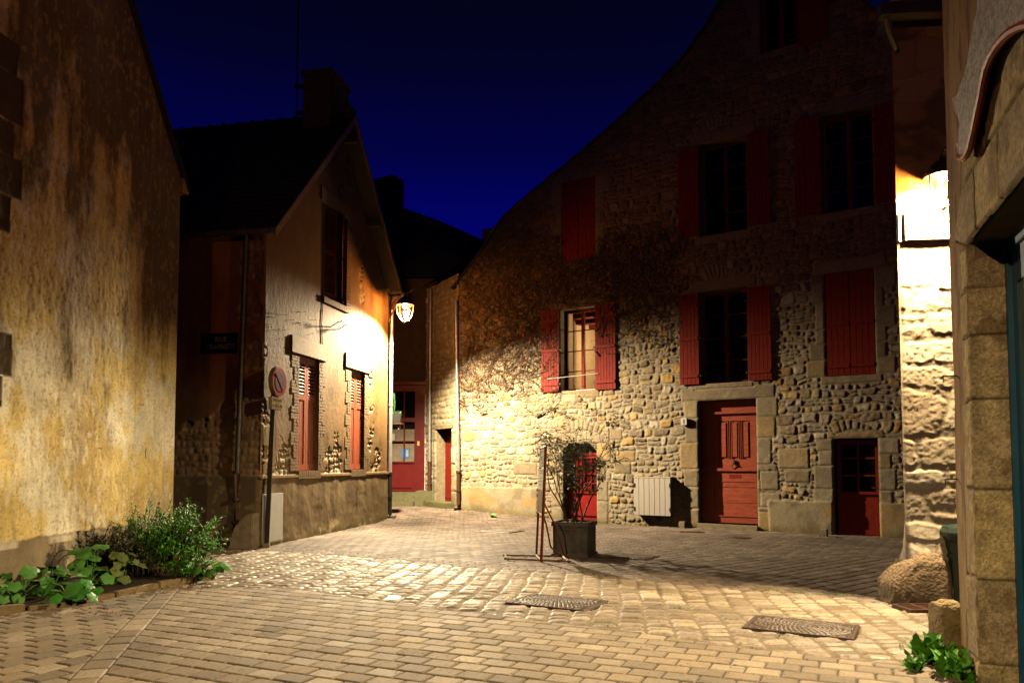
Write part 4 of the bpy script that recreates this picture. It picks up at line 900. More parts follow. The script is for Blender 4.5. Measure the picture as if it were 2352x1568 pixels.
    b = MB(); kx, kz = FC.sz(2010, 1120, yl); b.tube([(kx, yl-.05, kz), (kx-.05, yl-.06, kz+.01)], .008, 6); b.tube([(kx, yl, kz), (kx, yl-.05, kz)], .008, 6); b.build('handle', M_ZINC, dr)
    # rainwater pipe at the left end
    x, z = FC.sz(1053, 1160, -.08); zc = FC.sz(1052, 1082, -.08)[1]; x2, z2 = FC.sz(1047, 690, -.08)
    pipe(t, x, -.08, float(gz(0, 21.1))+.0, z2, .05, zc, (-.1, -.08), lean=x2-x, coll=(2.6, 3.9), m1=M_ZINC)
    return ztop
house_stone()

def wall_things():
    a, b_, c_, d_ = FC.rect(1457, 1097, 1541, 1183, -.17)
    t = thing('vent_cabinet', 'white boarded cabinet with black hinges on the rubble wall', 'cabinet', FC.M @ Matrix.Translation(((a+b_)/2, -.17, c_)))
    w_, h_ = (b_-a)/2, d_-c_; m = MB(); m.box(-w_+.02, w_-.02, .0, .17, .01, h_-.01); m.build('box', M_DARK, t)
    m = MB(); n = 7
    for i in range(n): m.box(-w_+2*w_*i/n+.003, -w_+2*w_*(i+1)/n-.003, -.03, -.004, .0, h_)
    m.box(-w_-.01, w_+.01, -.035, .17, h_, h_+.025); m.box(-w_+.01, w_-.01, -.01, .0, .01, h_-.01); m.box(w_-.02, w_+.0, .0, .17, .0, h_); m.build('boarded_door', M_VENT, t, bevel=.003)
    m = MB()
    for x in (-w_, w_-.03):
        for z in (.1, h_-.22): m.box(x, x+.03, -.04, -.03, z, z+.09)
    split_build(m, 'hinge', M_IRON, t)
    s_, z_ = FC.sz(1574, 968); t = thing('doorbell_box', 'tiny white switch box on the wall left of the main red door', 'switch box', FC.M @ Matrix.Translation((s_, -.05, z_)))
    m = MB(); m.box(-.075, .075, -.05, .03, -.085, .085); m.build('case', M_WHITE, t, bevel=.008); m = MB(); m.box(-.008, .008, -.056, -.05, -.05, .05); m.build('slot', M_CAST, t)
    for (u, v, lb) in ((1568, 1212, 'small stone peg in the paving left of the main red door'), (1892, 1232, 'small stone peg in the paving left of the low dark door')):
        X, Y = gpt(u, v); m = MB(); m.box(-.075, .075, -.07, .07, -.03, .15); o = m.build('stone_peg', M_STONEP, bevel=.012); o.location = (X, Y, 0); o.rotation_euler.z = R(-33)
        tag(o, lb, 'door stop', 'stone pegs at the foot of the rubble wall')
wall_things()

def vine():
    b = MB(); rs = random.Random(5); lv = MB()
    dens = lambda u, v: math.exp(-((u-1180)/170.0)**2)+.8*math.exp(-((u-1360)/160.0)**2)*math.exp(-((v-640)/70.0)**2)+.45*math.exp(-((u-1500)/70.)**2)*math.exp(-((v-700)/110.)**2)
    holes = list(H.values())
    n = 0
    while n < 1700:
        u, v = rs.uniform(1056, 1560), rs.uniform(545, 960)
        if v > 960-(u-1060)*.55 and u < 1300: 
            if rs.random() > .25: continue
        if u >= 1300 and v > 820: continue
        if rs.random() > dens(u, v): continue
        s_, z_ = FC.sz(u, v)
        if s_ < CL+.05 or z_ > np.interp(s_, [p[0] for p in OUT], [p[1] for p in OUT])-.1: continue
        n += 1; ang = rs.uniform(.2, 2.9); L = rs.uniform(.4, 1.6); k = int(L/.07); r0 = rs.choice([.004, .005, .006, .008, .015]); pts = []; rr = []
        y = -.05-rs.random()*.04
        for i in range(k):
            pts.append((s_, y, z_)); rr.append(max(.0022, r0*(1-i/k*.8)))
            ang += rs.gauss(0, .32); s_ += .07*math.cos(ang); z_ += .07*math.sin(ang)*.8; y = min(-.04, max(-.13, y+rs.gauss(0, .008)))
            if any(a-.02 < s_ < c+.02 and d-.02 < z_ < e+.02 for a, c, d, e in holes) or s_ < CL+.03: break
            if z_ > np.interp(s_, [p[0] for p in OUT], [p[1] for p in OUT])-.05: break
            if rs.random() < .22:
                a2 = ang+rs.choice([-1, 1])*rs.uniform(.5, 1.3); q = [(s_, y, z_)]
                for j in range(rs.randint(2, 5)): a2 += rs.gauss(0, .3); q.append((q[-1][0]+.05*math.cos(a2), y-.01*j, q[-1][2]+.05*math.sin(a2)))
                b.tube(q, .003, 3, False)
            if rs.random() < .02: lv.leaf((s_, y-.02, z_), (rs.uniform(-1, 1), -.3, -1), (1, rs.uniform(-.5, .5), 0), .07, .055)
        if len(pts) > 2: b.tube(pts, rr, 4 if r0 < .01 else 6, False)
    t = thing('climbing_vine', 'bare tangled vine spreading over the left part of the rubble wall', 'vine', FC)
    b.build('stems', M_VINE, t); lv.build('leaves', nmat('rust_leaves', (.34, .09, .02), (.22, .05, .015), 20, .6, .1), t)
vine()

# ================================================================== G: short wall with the small red door, and F: shop front at the alley end
PC = FC.W(CL, 0, 0)
FG = Frame(PC.x, PC.y, .50, -.866)
def annex():
    t = thing('stone_annex', 'short stone house front with a narrow red door at the alley end', 'house', FG)
    z0 = float(gz(0, 22)); h = FG.rect(1003, 984, 1037, 1150); h = (h[0], h[1], z0+.05, h[3]); L = -2.3
    qs = surround(h, 31, (.25, .4), (.35, .5), lint=.16, sill=0)
    def fn(S, Z):
        d, cid = stones(S, Z, 33, (.12, .24), (.8, 2), .05, .022); d, cid = override(S, Z, d, cid, qs)
        hh, c, rg = stone_look(S, Z, d, cid, [(.36, .29, .18), (.30, .23, .13), (.42, .33, .2)], col(.34, .27, .17), .03, .035, 2); c = mixc(c, c*col(.6, .68, .35), sst(1.0, .2, Z)*.6); return hh, c, rg
    zt = FG.sz(1000, 655)[1]
    wallgrid('rubble_wall', fn, L, -.02, -.05, zt, .03, M_STONE, [h], None, None, t, fade=(0, 0))
    reveal(h, .32, M_STONEP, t, sill=False)
    b = MB(); b.box(h[0], h[1], .28, .33, h[2], h[3]); b.box(h[0], h[1], .27, .28, h[2]+.2, h[2]+.24); d_ = b.build('door', M_RED, t); d_['label'] = 'narrow red plank door'
    b = MB(); b.lathe([(.02, 0), (.025, .01), (.01, .04)], 8); b.build('knob', M_IRON, d_, M=Matrix.Translation((h[1]-.1, .27, h[2]+1.0)) @ Matrix.Rotation(R(90), 4, 'X'))
    b = MB(); b.box(h[0]-.1, h[1]+.1, -.04, .0, h[3], h[3]+.05); b.build('lintel_board', M_STONEP, t)
    b = MB(); b.box(h[0]-.3, h[1]+.15, -.3, .33, -.05, z0+.16); b.build('door_step', nmat('mossy_step', (.15, .14, .05), (.10, .09, .035), 9, .9, .6), t, bevel=.03)
    x, z = FG.sz(986, 1150, -.1); x2, _ = FG.sz(986, 800, -.1); pipe(t, x, -.1, z0, zt-.1, .05, FG.sz(987, 1060, -.1)[1], (-.02, -.12), coll=(2.2, 3.2), m1=M_ZINC)
    b = MB(); b.tube([(x+.16, -.05, z0+.1), (x+.15, -.05, 2.4)], .012, 5); b.build('cable', M_ZINC, t)
    b = MB(); b.add([(L-.1, -.2, zt), (-.0, -.2, zt), (-.0, 4, zt+2.6), (L-.1, 4, zt+2.6)], [(0, 1, 2, 3)]); b.build('roof', M_SLATE, t)
annex()
PG = FG.W(-2.3, 0, 0)
FF = Frame(PG.x, PG.y+.15, 1, -.04)
def shop():
    t = thing('alley_house', 'dark house closing the alley with a glazed oxblood shop front', 'house', FF)
    zt = FF.sz(930, 640)[1]; z0 = float(gz(0, 24)); rr = FF.rect(872, 884, 985, 1128)
    b = MB(); b.box(-6, rr[0]-.02, 0, .3, -.05, zt); b.box(rr[1]+.02, .3, 0, .3, -.05, zt); b.box(rr[0]-.02, rr[1]+.02, 0, .3, rr[3]+.02, zt); b.box(rr[0]-.02, rr[1]+.02, 0, .3, -.05, rr[2]-.02); b.build('wall', nmat('dark_render', (.060, .035, .022), (.04, .024, .015), 5, .9, .5, 30), t)
    # shop front: frame and leaf
    zl = rr[2]; zk = FF.sz(940, 1063)[1]; xs = FF.sz(953, 1000)[0]; xm = FF.sz(928, 1000)[0]; zb1 = FF.sz(930, 965)[1]; b = MB(); y = -.02
    b.box(xs, rr[1]+.02, y, .2, zl, rr[3]); b.box(rr[0], xs, y+.02, .2, zl, zk); b.box(rr[0], xs, y, .2, rr[3]-.2, rr[3]); b.box(rr[0], xs, y, .15, zb1-.05, zb1+.08); b.box(rr[0], rr[0]+.1, y, .2, zk, rr[3]); b.box(rr[0], xs, y-.02, y, zk, zk+.05)
    b.box(xm-.018, xm+.018, y+.02, .1, zk, rr[3]); zq = FF.sz(930, 1013)[1]; b.box(rr[0], xs, y+.025, .1, zq-.015, zq+.015); b.box(rr[0]+.15, xs-.08, y-.006, y+.02, zl+.1, zk-.1)
    b.box(rr[1]-.35, rr[1]-.32, y-.012, y, zl, rr[3]); b.box(rr[0], rr[1], y-.06, .1, rr[3], rr[3]+.1)
    sf = b.build('shop_front', nmat('shop_oxblood', (.13, .008, .008), (.09, .006, .006), 5, .4, .1), t, bevel=.004)
    b = MB(); b.box(rr[0]+.05, xs, .10, .11, zk, rr[3]-.1); b.build('pane', M_PANE, sf)
    b = MB(); b.box(rr[0]+.3, xs-.03, .095, .099, zk+.05, FF.sz(930, 985)[1]); b.build('curtain', nmat('faded_curtain', (.22, .17, .12), (.15, .11, .08), 7, .8, .1), sf)
    def card(u0, v0, u1, v1, nm, mat, y_=-.0):
        a, b2, c2, d2 = FF.rect(u0, v0, u1, v1); m = MB(); m.box(a, b2, y_, y_+.008, c2, d2); return m.build(nm, mat, sf)
    card(896, 995, 905, 1011, 'notice', nmat('paper', (.45, .42, .36), (.4, .36, .3), 5, .7, 0), .08); card(921, 1030, 939, 1052, 'poster', nmat('blue_poster', (.05, .22, .50), (.04, .15, .38), 5, .5, 0), .08); card(932, 1033, 937, 1048, 'poster_panel', nmat('pale_poster', (.38, .46, .55), (.3, .36, .45), 5, .5, 0), .072)
    card(959, 1013, 964, 1023, 'yellow_plate', nmat('yellow_plate', (.55, .42, .14), (.5, .36, .12), 5, .5, 0), -.045)
    # steps
    b = MB(); ms = nmat('mossy_steps', (.14, .13, .06), (.09, .08, .04), 8, .9, .8, 30, bd=.02); n = 3
    for k in range(n): b.box(-3.2, xs+.12, -.28*(n-k)-.02, 0, -.05, z0+(zl-z0)*(k+1)/n-.01*(k == 2))
    b.box(xs+.13, rr[1]+.35, -.75, -.0, -.05, zl+.04); b.build('steps', ms, t, bevel=.03)
    b = MB(); x = FF.sz(978, 1000, -.1)[0]; b.box(x-.04, x+.04, -.06, -.0, zl+.05, FF.sz(978, 905)[1]); b.build('white_trim', M_WHITE, t)
    # roof and stacks seen against the sky
    def q(u, v, Y): p = FF.M.inverted() @ atY(u, v, Y); return p
    e0 = Vector((-6, -.25, zt)); e1 = Vector((.6, -.25, zt)); YR = PG.y+3.6
    tl, tm, tr = q(868, 452, YR), q(928, 478, YR), q(1012, 508, YR); te = q(1108, 550, YR); tx = q(1180, 585, YR)
    b = MB(); b.add([e0, (tl.x-3, tl.y, tl.z+.2), tl, tm, tr, te, tx, (tx.x, -.2, zt), e1], [(0, 1, 2, 3, 4, 5, 6, 7, 8)]); b.add([(tl.x-3, tl.y, tl.z+.2), tl, tm, tr, te, tx, (tx.x, tx.y+3, zt), (tl.x-3, tl.y+3, zt)], [(0, 1, 2, 3, 4, 5, 6, 7)]); b.add([(tx.x, -.2, zt), tx, (tx.x, tx.y+3, zt)], [(0, 1, 2)])
    b.build('roof', M_SLATE, t)
    for (u0, v0, u1, v1, u2, v2) in ((860, 410, 905, 402, 928, 415), (1108, 527, 1142, 521, 1165, 540)):
        a, c_, d_ = q(u0, v0, YR-.3), q(u1, v1, YR-.3), q(u2, v2, YR+.4); b = MB()
        b.add([(a.x, a.y, a.z-2.5), (c_.x, c_.y, a.z-2.5), (d_.x, d_.y, a.z-2.5), (a.x, d_.y, a.z-2.5), a, c_, d_, (a.x, d_.y, d_.z)], [(0, 1, 5, 4), (1, 2, 6, 5), (2, 3, 7, 6), (3, 0, 4, 7), (4, 5, 6, 7)]); b.build('chimney', M_BRICKC, t)
shop()

def flower_tray():
    P = atY(910, 972, 19.8); t = thing('hanging_planter', 'small slatted planter of bright grass on a scrolled wall shelf above the alley', 'planter', T(P.x, P.y, P.z))
    m = MB(); m.add([(-.13, -.1, .02), (.11, -.1, .02), (.11, .1, .02), (-.13, .1, .02), (-.17, -.13, .26), (.15, -.13, .26), (.15, .13, .26), (-.17, .13, .26)], [(0, 1, 2, 3), (4, 5, 6, 7), (0, 1, 5, 4), (1, 2, 6, 5), (2, 3, 7, 6), (3, 0, 4, 7)])
    m.build('box', nmat('grey_planter', (.045, .042, .035), (.03, .027, .022), 9, .6, .3, stretch=(8, 8, .5)), t, bevel=.006)
    m = MB(); rs = random.Random(2)
    for i in range(160): a = rs.uniform(0, 6.28); m.leaf((rs.uniform(-.14, .13), rs.uniform(-.1, .1), .25), (.5*math.cos(a), .5*math.sin(a), rs.uniform(.4, 1.2)), (-math.sin(a), math.cos(a), 0), rs.uniform(.05, .12), .012)
    for i in range(5): x = rs.uniform(-.15, -.05); m.tube([(x, 0, .25), (x+.02, 0, .5), (x-.03+rs.uniform(0, .05), 0, .8)], .006, 4)
    m.build('grass', nmat('bright_grass', (.035, .11, .012), (.02, .06, .008), 9, .6, .1), t)
    s = thing('wall_shelf', 'rusty scroll-bracketed shelf carrying the small planter above the alley', 'shelf', T(P.x, P.y, P.z))
    m = MB(); m.box(-.42, .17, -.15, .15, -.03, .015); m.build('board', M_CAST, s, bevel=.004)
    m = MB()
    for y in (-.12, .12): m.tube([(-.4, y, -.25), (-.3, y, -.12), (-.1, y, -.07), (.08, y, -.06), (.12, y, -.1), (.11, y, -.15), (.07, y, -.15), (.06, y, -.11)], .012, 6)
    m.build('scroll_bracket', M_CAST, s)
flower_tray()

# ================================================================== D: granite pillar house, with the second lantern
PD = atY(2092, 1330, 8.15)
FD = Frame(PD.x-.02, 8.20, 1, -.08)
def pillar():
    t = thing('granite_house', 'house ending in a rough granite pillar beside the lantern and the green bin', 'house', FD)
    zt = 8.4; Lp = 1.9
    # left face leans slightly with height, like the photo
    def fn(S, Z):
        d, cid = stones(S, Z, 41, (.22, .42), (1.4, 3.0), .10, .03, .15, .45)
        r1, r2 = h1(cid, 1), h1(cid, 2)
        c = pick([(.46, .37, .26), (.42, .33, .22), (.50, .41, .30), (.38, .29, .19)], r1)*(.8+.4*fbm(S*6, Z*6, 1, 5))[..., None]
        up = sst(3.6, 4.3, Z); c = mixc(c, c*col(.85, .55, .34), up*.85); dk = sst(.5, .62, fbm(S*1.5, Z*2.2, 3, 4))*up; c = mixc(c, col(.07, .035, .018), dk*.75)  # stone above the lantern painted redder and darker for the weak light there
        c = mixc(c, c*.8, sst(-.01, .01, d))
        h = .010*(.4+.9*r2)*sst(0, .04, -d)+.018*(fbm(S*2.2, Z*3, 2, 6)-.5)+.011*(fbm(S*26, Z*34, 3, 4)-.5)
        h = h*(1-.7*sst(3.4, 3.7, Z))+.13*sst(.95, .0, Z)
        return h+.0, c, np.full(S.shape, .8)
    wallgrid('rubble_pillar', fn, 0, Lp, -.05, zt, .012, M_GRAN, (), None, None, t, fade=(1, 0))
    # side face running back into the square, towards the stone house
    def fn2(S, Z): h, c, r = fn(S+7, Z); return h*.8, c, r
    wallgrid('side_face', fn2, -5.8, 0, -.05, zt, .05, M_GRAN, (), None, None, t, M=Matrix.Translation((0, 0, 0)) @ Matrix.Rotation(R(-119), 4, 'Z'), fade=(0, 1))
    b = MB(); rs = random.Random(4); me_rough = M_STONEP
    # eaves and gutter
    gx0 = FD.sz(2018, 20, -.25)[0]; gz0 = FD.sz(2060, 38, -.25)[1]
    b = MB(); b.box(gx0+.2, 3, -.14, .3, gz0+.10, gz0+.2); b.build('roof', M_SLATE, t)
    b = MB(); b.box(gx0, 3, -.30, -.16, gz0, gz0+.012); b.box(gx0, 3, -.31, -.295, gz0, gz0+.13); b.box(gx0, gx0+.01, -.3, -.16, gz0, gz0+.12)
    for k in range(5): b.box(gx0+.12+k*.5, gx0+.15+k*.5, -.32, -.3, gz0-.01, gz0+.13)
    b.tube([(gx0+.08, -.23, gz0), (gx0+.16, -.15, gz0-.15), (gx0+.26, -.05, gz0-.26)], .03, 8); split_build(b, 'gutter', M_IRON, t)
    # white panel
    a, b_, c_, d_ = FD.rect(2081, 488, 2185, 549, -.035); p = thing('white_panel', 'white wall panel with a thin dark border under the pillar lantern', 'panel', FD.M @ Matrix.Translation((a, -.035, c_)))
    w_, h_ = b_-a, d_-c_; m = MB(); m.box(0, w_, -.012, .06, 0, h_); m.build('board', M_WHITE, p, bevel=.003)
    m = MB(); m.box(-.008, w_+.01, -.018, .04, -.009, 0); m.box(-.018, 0, -.018, .04, -.015, h_+.0); m.build('border', M_WOODD, p)
    m = MB()
    for x, z in ((.05, .05), (.05, h_-.05)): m.tube([(x, -.026, z), (x, -.015, z)], .008, 6)
    split_build(m, 'screw', M_ZINC, p)
    m = MB(); x, z = FD.sz(2067, 555, -.02); x2, z2 = FD.sz(2065, 490, -.02); m.box(x-.012, x+.012, -.03, .02, z, z2); m.build('conduit', M_ZINC, t)
    # boulder at foot
    bm = bmesh.new(); bmesh.ops.create_icosphere(bm, subdivisions=5, radius=1)
    for v in bm.verts:
        c_ = v.co.copy(); n = float(fbm(np.array(c_.x*2+5), np.array(c_.z*2+c_.y), 1, 4))-.5; n2 = float(fbm(np.array(c_.x*9+5), np.array(c_.z*9+c_.y*7), 2, 3))-.5
        q = Vector([math.copysign(abs(k)**.42, k) for k in c_]); v.co = Vector((q.x*.33*(1.0-.46*max(0, q.z))+.10*max(0, q.z), q.y*.22*(1-.2*max(0, q.z)), q.z*.31+.22))*(1+.20*n+.07*n2)
    me = bpy.data.meshes.new('guard_boulder'); bm.to_mesh(me); bm.free()
    for p_ in me.polygons: p_.use_smooth = True
    X, Y = gpt(2110, 1388); o = link('guard_boulder', me, nmat('brown_boulder', (.25, .17, .10), (.15, .10, .055), 8, .85, 1.0, 30, bd=.025)); o.location = (X+.06, Y+.16, 0)
    tag(o, 'big rough brown boulder at the foot of the granite pillar', 'boulder')
pillar()
P2 = atY(2166, 428, 7.92)
def arm2(t):
    b = MB(); b.tube([(0, 0, .42), (.02, -.02, .5), (.4, -.1, .55), (.9, -.3, .5)], .02, 8); b.build('bracket', M_IRON, t, smooth=True)
lantern(P2, Matrix.Identity(4), 'lit lantern half hidden behind the right wall, glaring on the granite pillar', 'street_lantern', PILLAR_DOWN, PILLAR_FILL, .8, arm2, 173, .22, LC, (0, 0, -1), .15)
lantern(Vector((-3.6, -4.0, 5.6)), Matrix.Identity(4), 'lantern behind the viewer lighting the near doorway and boulders', 'street_lantern', NEAR_DOWN, NEAR_FILL, .9, None, 162, .25)

# ================================================================== E: near right house with the blue door
FE = Frame(3.35, 5.67, -.352, -.936)
def house_right():
    t = thing('shop_house', 'near right house of stained render and granite blocks around a blue door', 'house', FE)
    jb = FE.sz(2242, 900)[0]; zli = FE.sz(2238, 551)[1]; zt = 6.2; near = jb+2.2
    hole = (jb, near-.3, .0, zli)
    qs = []
    jz = [0, FE.sz(2240, 1500)[1], FE.sz(2240, 1320)[1], FE.sz(2240, 1122)[1], FE.sz(2240, 918)[1], FE.sz(2240, 768)[1], FE.sz(2240, 656)[1], zli]
    wq = [.10, .30, .12, .22, .12, .20, .14]
    for i, (a, b_) in enumerate(zip(jz[:-1], jz[1:])): qs.append((rq(jb-wq[i]-.05, jb, a, b_), .004))
    qs.append(([(jb-.40, zli+.12), (jb-.05, zli), (jb+.3, zli), (jb+.3, zli+.42), (jb-.1, zli+.42)], .004)); qs.append((rq(jb+.3, jb+.9, zli, zli+.42), .004)); qs.append((rq(jb+.9, jb+1.8, zli, zli+.42), .004)); qs.append((rq(jb+.0, jb+.6, zli+.42, zli+.9), .004)); qs.append((rq(jb+.6, jb+1.5, zli+.42, zli+.95), .004))
    def fn(S, Z):
        n1 = fbm(S*2, Z*1.0, 1, 5); n2 = fbm(S*12, Z*3, 3, 4); n3 = fbm(S*40, Z*40, 2, 3)
        c = mixc(col(.28, .155, .06)*np.ones(S.shape+(3,)), col(.38, .25, .12), sst(.42, .62, n1)); c = mixc(c, col(.13, .065, .028), sst(.52, .68, n2)*.75)
        gp = sst(.03, .0, np.abs(S-(jb-.36+.09*(fbm(S*0, Z*1.4, 2, 4)-.5)*2)-.1))*sst(3.0, 2.4, Z); c = mixc(c, col(.42, .33, .20), gp*.8)
        c = mixc(c, c*col(.75, .55, .42), sst(2.8, 4.0, Z)*.7)  # fading light on the upper facade, painted as a darker red tone
        h = .02+.008*(n2-.5)+.02*(n1-.5)+.003*(n3-.5)
        d, cid = override(S, Z, np.full(S.shape, .5), np.zeros(S.shape), qs, .012)
        m = sst(.002, -.006, d); r = h1(cid, 1); cs = pick([(.42, .30, .14), (.35, .25, .13), (.46, .33, .15), (.38, .26, .11)], r)*(.55+.9*fbm(S*9, Z*9, 2, 5))[..., None]*(.45+1.1*n3)[..., None]
        cs = mixc(cs, col(.15, .085, .035), sst(.6, .7, fbm(S*4+3, Z*4, 4, 4))*.6)
        c = mixc(c, cs, m); h = h*(1-m)+m*(.034*sst(0, .018, -d)+.014*(fbm(S*13, Z*13, 3, 4)-.5)); gap = (d < .006) & (d > -.006) & (np.abs(S-jb) > .02)
        c = np.where(gap[..., None], c*.35, c); h = np.where(gap, h-.014, h)
        return h, c, np.full(S.shape, .82)
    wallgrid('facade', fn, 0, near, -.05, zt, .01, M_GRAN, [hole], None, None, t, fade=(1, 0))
    # return wall behind the far corner
    b = MB(); b.box(.004, .03, .01, 3.5, -.05, zt); b.build('end_wall', M_STONEP, t)
    # door reveal blocks: granite quoin returns facing the street
    def fr_(S, Z):
        zz = np.array(jz); d = np.min(np.abs(Z[..., None]-zz), -1); ci = np.searchsorted(zz, Z)
        c = pick([(.48, .37, .19), (.42, .32, .17), (.50, .39, .18), (.44, .32, .14)], h1(ci*7.+3, 2))*(.45+1.1*fbm(S*12, Z*12, 2, 5))[..., None]*(.5+1.0*vn(S*110, Z*110, 3))[..., None]
        c = mixc(c, col(.16, .09, .03), sst(.6, .7, fbm(S*6+3, Z*5, 4, 4))*.6); g = d < .007; c = np.where(g[..., None], c*.35, c)
        return .012*sst(0, .02, d)+.02*(fbm(S*7, Z*7, 3, 5)-.5), c, np.full(S.shape, .8)
    dw = .205
    wallgrid('door_reveal', fr_, -.03, dw, -.05, zli, .008, M_GRAN, (), None, None, t, M=Matrix.Translation((jb, 0.0, 0)) @ Matrix.Rotation(R(90), 4, 'Z') @ Matrix.Diagonal((1, 1, 1, 1)), fade=(0, 0))
    b = MB(); b.box(jb-.02, near-.3, .015, dw+.05, zli, zli+.02); b.build('lintel_soffit', M_STONEP, t)
    b = MB(); b.prism([(jb+.0, zli-.0), (jb+.05, zli), (jb+.0, zli-.14)], .015, dw-.02)
    b.build('corbel', M_STONEP, t)
    # blue door
    bl = nmat('blue_paint', (.012, .10, .17), (.008, .07, .12), 5, .4, .15, 30); y = dw; z0 = .02
    b = MB(); b.box(jb, jb+.06, y-.02, y+.06, z0, zli); b.box(jb+.06, near-.3, y-.01, y+.06, zli-.09, zli-.0); b.box(jb+.06, jb+.17, y+.01, y+.05, z0, zli-.09); b.box(jb+.17, near-.4, y+.01, y+.05, zli-.32, zli-.09); b.box(jb+.17, near-.4, y+.01, y+.05, z0, .35)
    d_ = b.build('door', bl, t, bevel=.005); d_['label'] = 'blue painted door with a pale green panel'
    b = MB(); b.box(jb+.16, near-.4, y+.02, y+.03, .33, zli-.30); b.build('panel', nmat('pale_green_panel', (.10, .17, .11), (.13, .19, .10), 2, .3, .05), d_)
    # hooks
    b = MB()
    for (u, v) in ((2200, 862), (2205, 1100)):
        s_, z_ = FE.sz(u+4, v); b.tube([(s_-.02, .0, z_), (s_-.02, -.10, z_), (s_+.02, -.11, z_), (s_+.02, -.11, z_-.05)], .006, 6)
    split_build(b, 'wall_hook', M_CAST, t)
    # remainder of the facade nearer the viewer
    b = MB(); b.box(near, near+4, .01, .3, -.05, zt); b.build('near_facade', M_STONEP, t)
    # curved shop sign board
    pts = [(605, 0), (594, 45), (580, 95), (562, 190), (548, 280), (535, 325), (520, 372), (502, 422), (479, 437), (490, 490), (505, 520), (513, 560), (508, 640), (508, 702), (524, 706), (540, 690), (556, 655), (566, 610), (578, 560), (592, 490), (606, 430), (618, 360), (632, 300), (655, 245), (682, 200), (712, 165), (745, 135), (790, 112), (850, 95), (850, 0)]
    P = [FE.sz(1952.4+.5124*x, .5124*y, -.08) for x, y in pts]; P = [(p[0], p[1]) for p in P]; P[0] = (P[0][0], P[0][1]+.35); P[-1] = (P[-1][0], P[-1][1]+.35)
    sg = thing('sign_board', 'curved peeling grey sign board with a red rim high on the near right wall', 'sign board', FE)
    me_ = nmat('flaking_grey_paint', (.36, .30, .26), (.07, .05, .04), 22, .6, .9, 40, bd=.01); m = MB(); m.prism(P, -.11, -.075); m.build('board', me_, sg, bevel=.004)
    rim = P[12:29]; m = MB(); m.tube([(p, -.10, q) for p, q in rim], [.024]*len(rim), 8); m.tube([(p, -.10, q) for p, q in P[6:9]], .010, 8); m.build('red_rim', nmat('old_red_paint', (.30, .03, .012), (.18, .02, .01), 12, .5, .4), sg, smooth=True)
house_right()

# ================================================================== street objects
def bin_():
    X, Y = gpt(2208, 1387); t = thing('litter_bin', 'dark green octagonal bin squeezed between granite pillar and right wall', 'bin', T(X+.04, Y+.0, 0, R(22.5)))
    g = nmat('dark_green_plastic', (.018, .035, .024), (.012, .025, .018), 8, .4, .1); b = MB(); b.lathe([(.15, 0), (.155, .1), (.175, .66), (.20, .68), (.20, .72)], 8); b.build('body', g, t, bevel=.006)
    b = MB(); b.lathe([(.175, .50), (.185, .50), (.185, .53), (.175, .53)], 8); b.build('band', g, t)
    b = MB(); b.lathe([(.225, .72), (.235, .76), (.20, .82), (.12, .84), (.01, .845)], 8); b.build('lid', g, t, bevel=.004)
bin_()
def bollard():
    X, Y = gpt(2205, 1512); bm = bmesh.new(); bmesh.ops.create_icosphere(bm, subdivisions=5, radius=1)
    for v in bm.verts:
        c_ = v.co.copy(); n = float(fbm(np.array(c_.x*2+9), np.array(c_.z*2+c_.y*1.3), 3, 4))-.5; n2 = float(fbm(np.array(c_.x*8), np.array(c_.z*8+c_.y*5), 4, 3))-.5
        q = Vector([math.copysign(abs(k)**.5, k) for k in c_]); v.co = Vector((q.x*.125, q.y*.14, q.z*.22+.19))*(1+.16*n+.05*n2)
    me = bpy.data.meshes.new('guard_stone'); bm.to_mesh(me); bm.free()
    for p_ in me.polygons: p_.use_smooth = True
    o = link('guard_stone', me, nmat('yellow_lichen_stone', (.30, .21, .08), (.17, .11, .045), 9, .85, 1.0, 35, bd=.02)); o.location = (X, Y+.12, 0)
    tag(o, 'rounded lichen-yellow guard stone against the near right wall above green weeds', 'guard stone')
bollard()

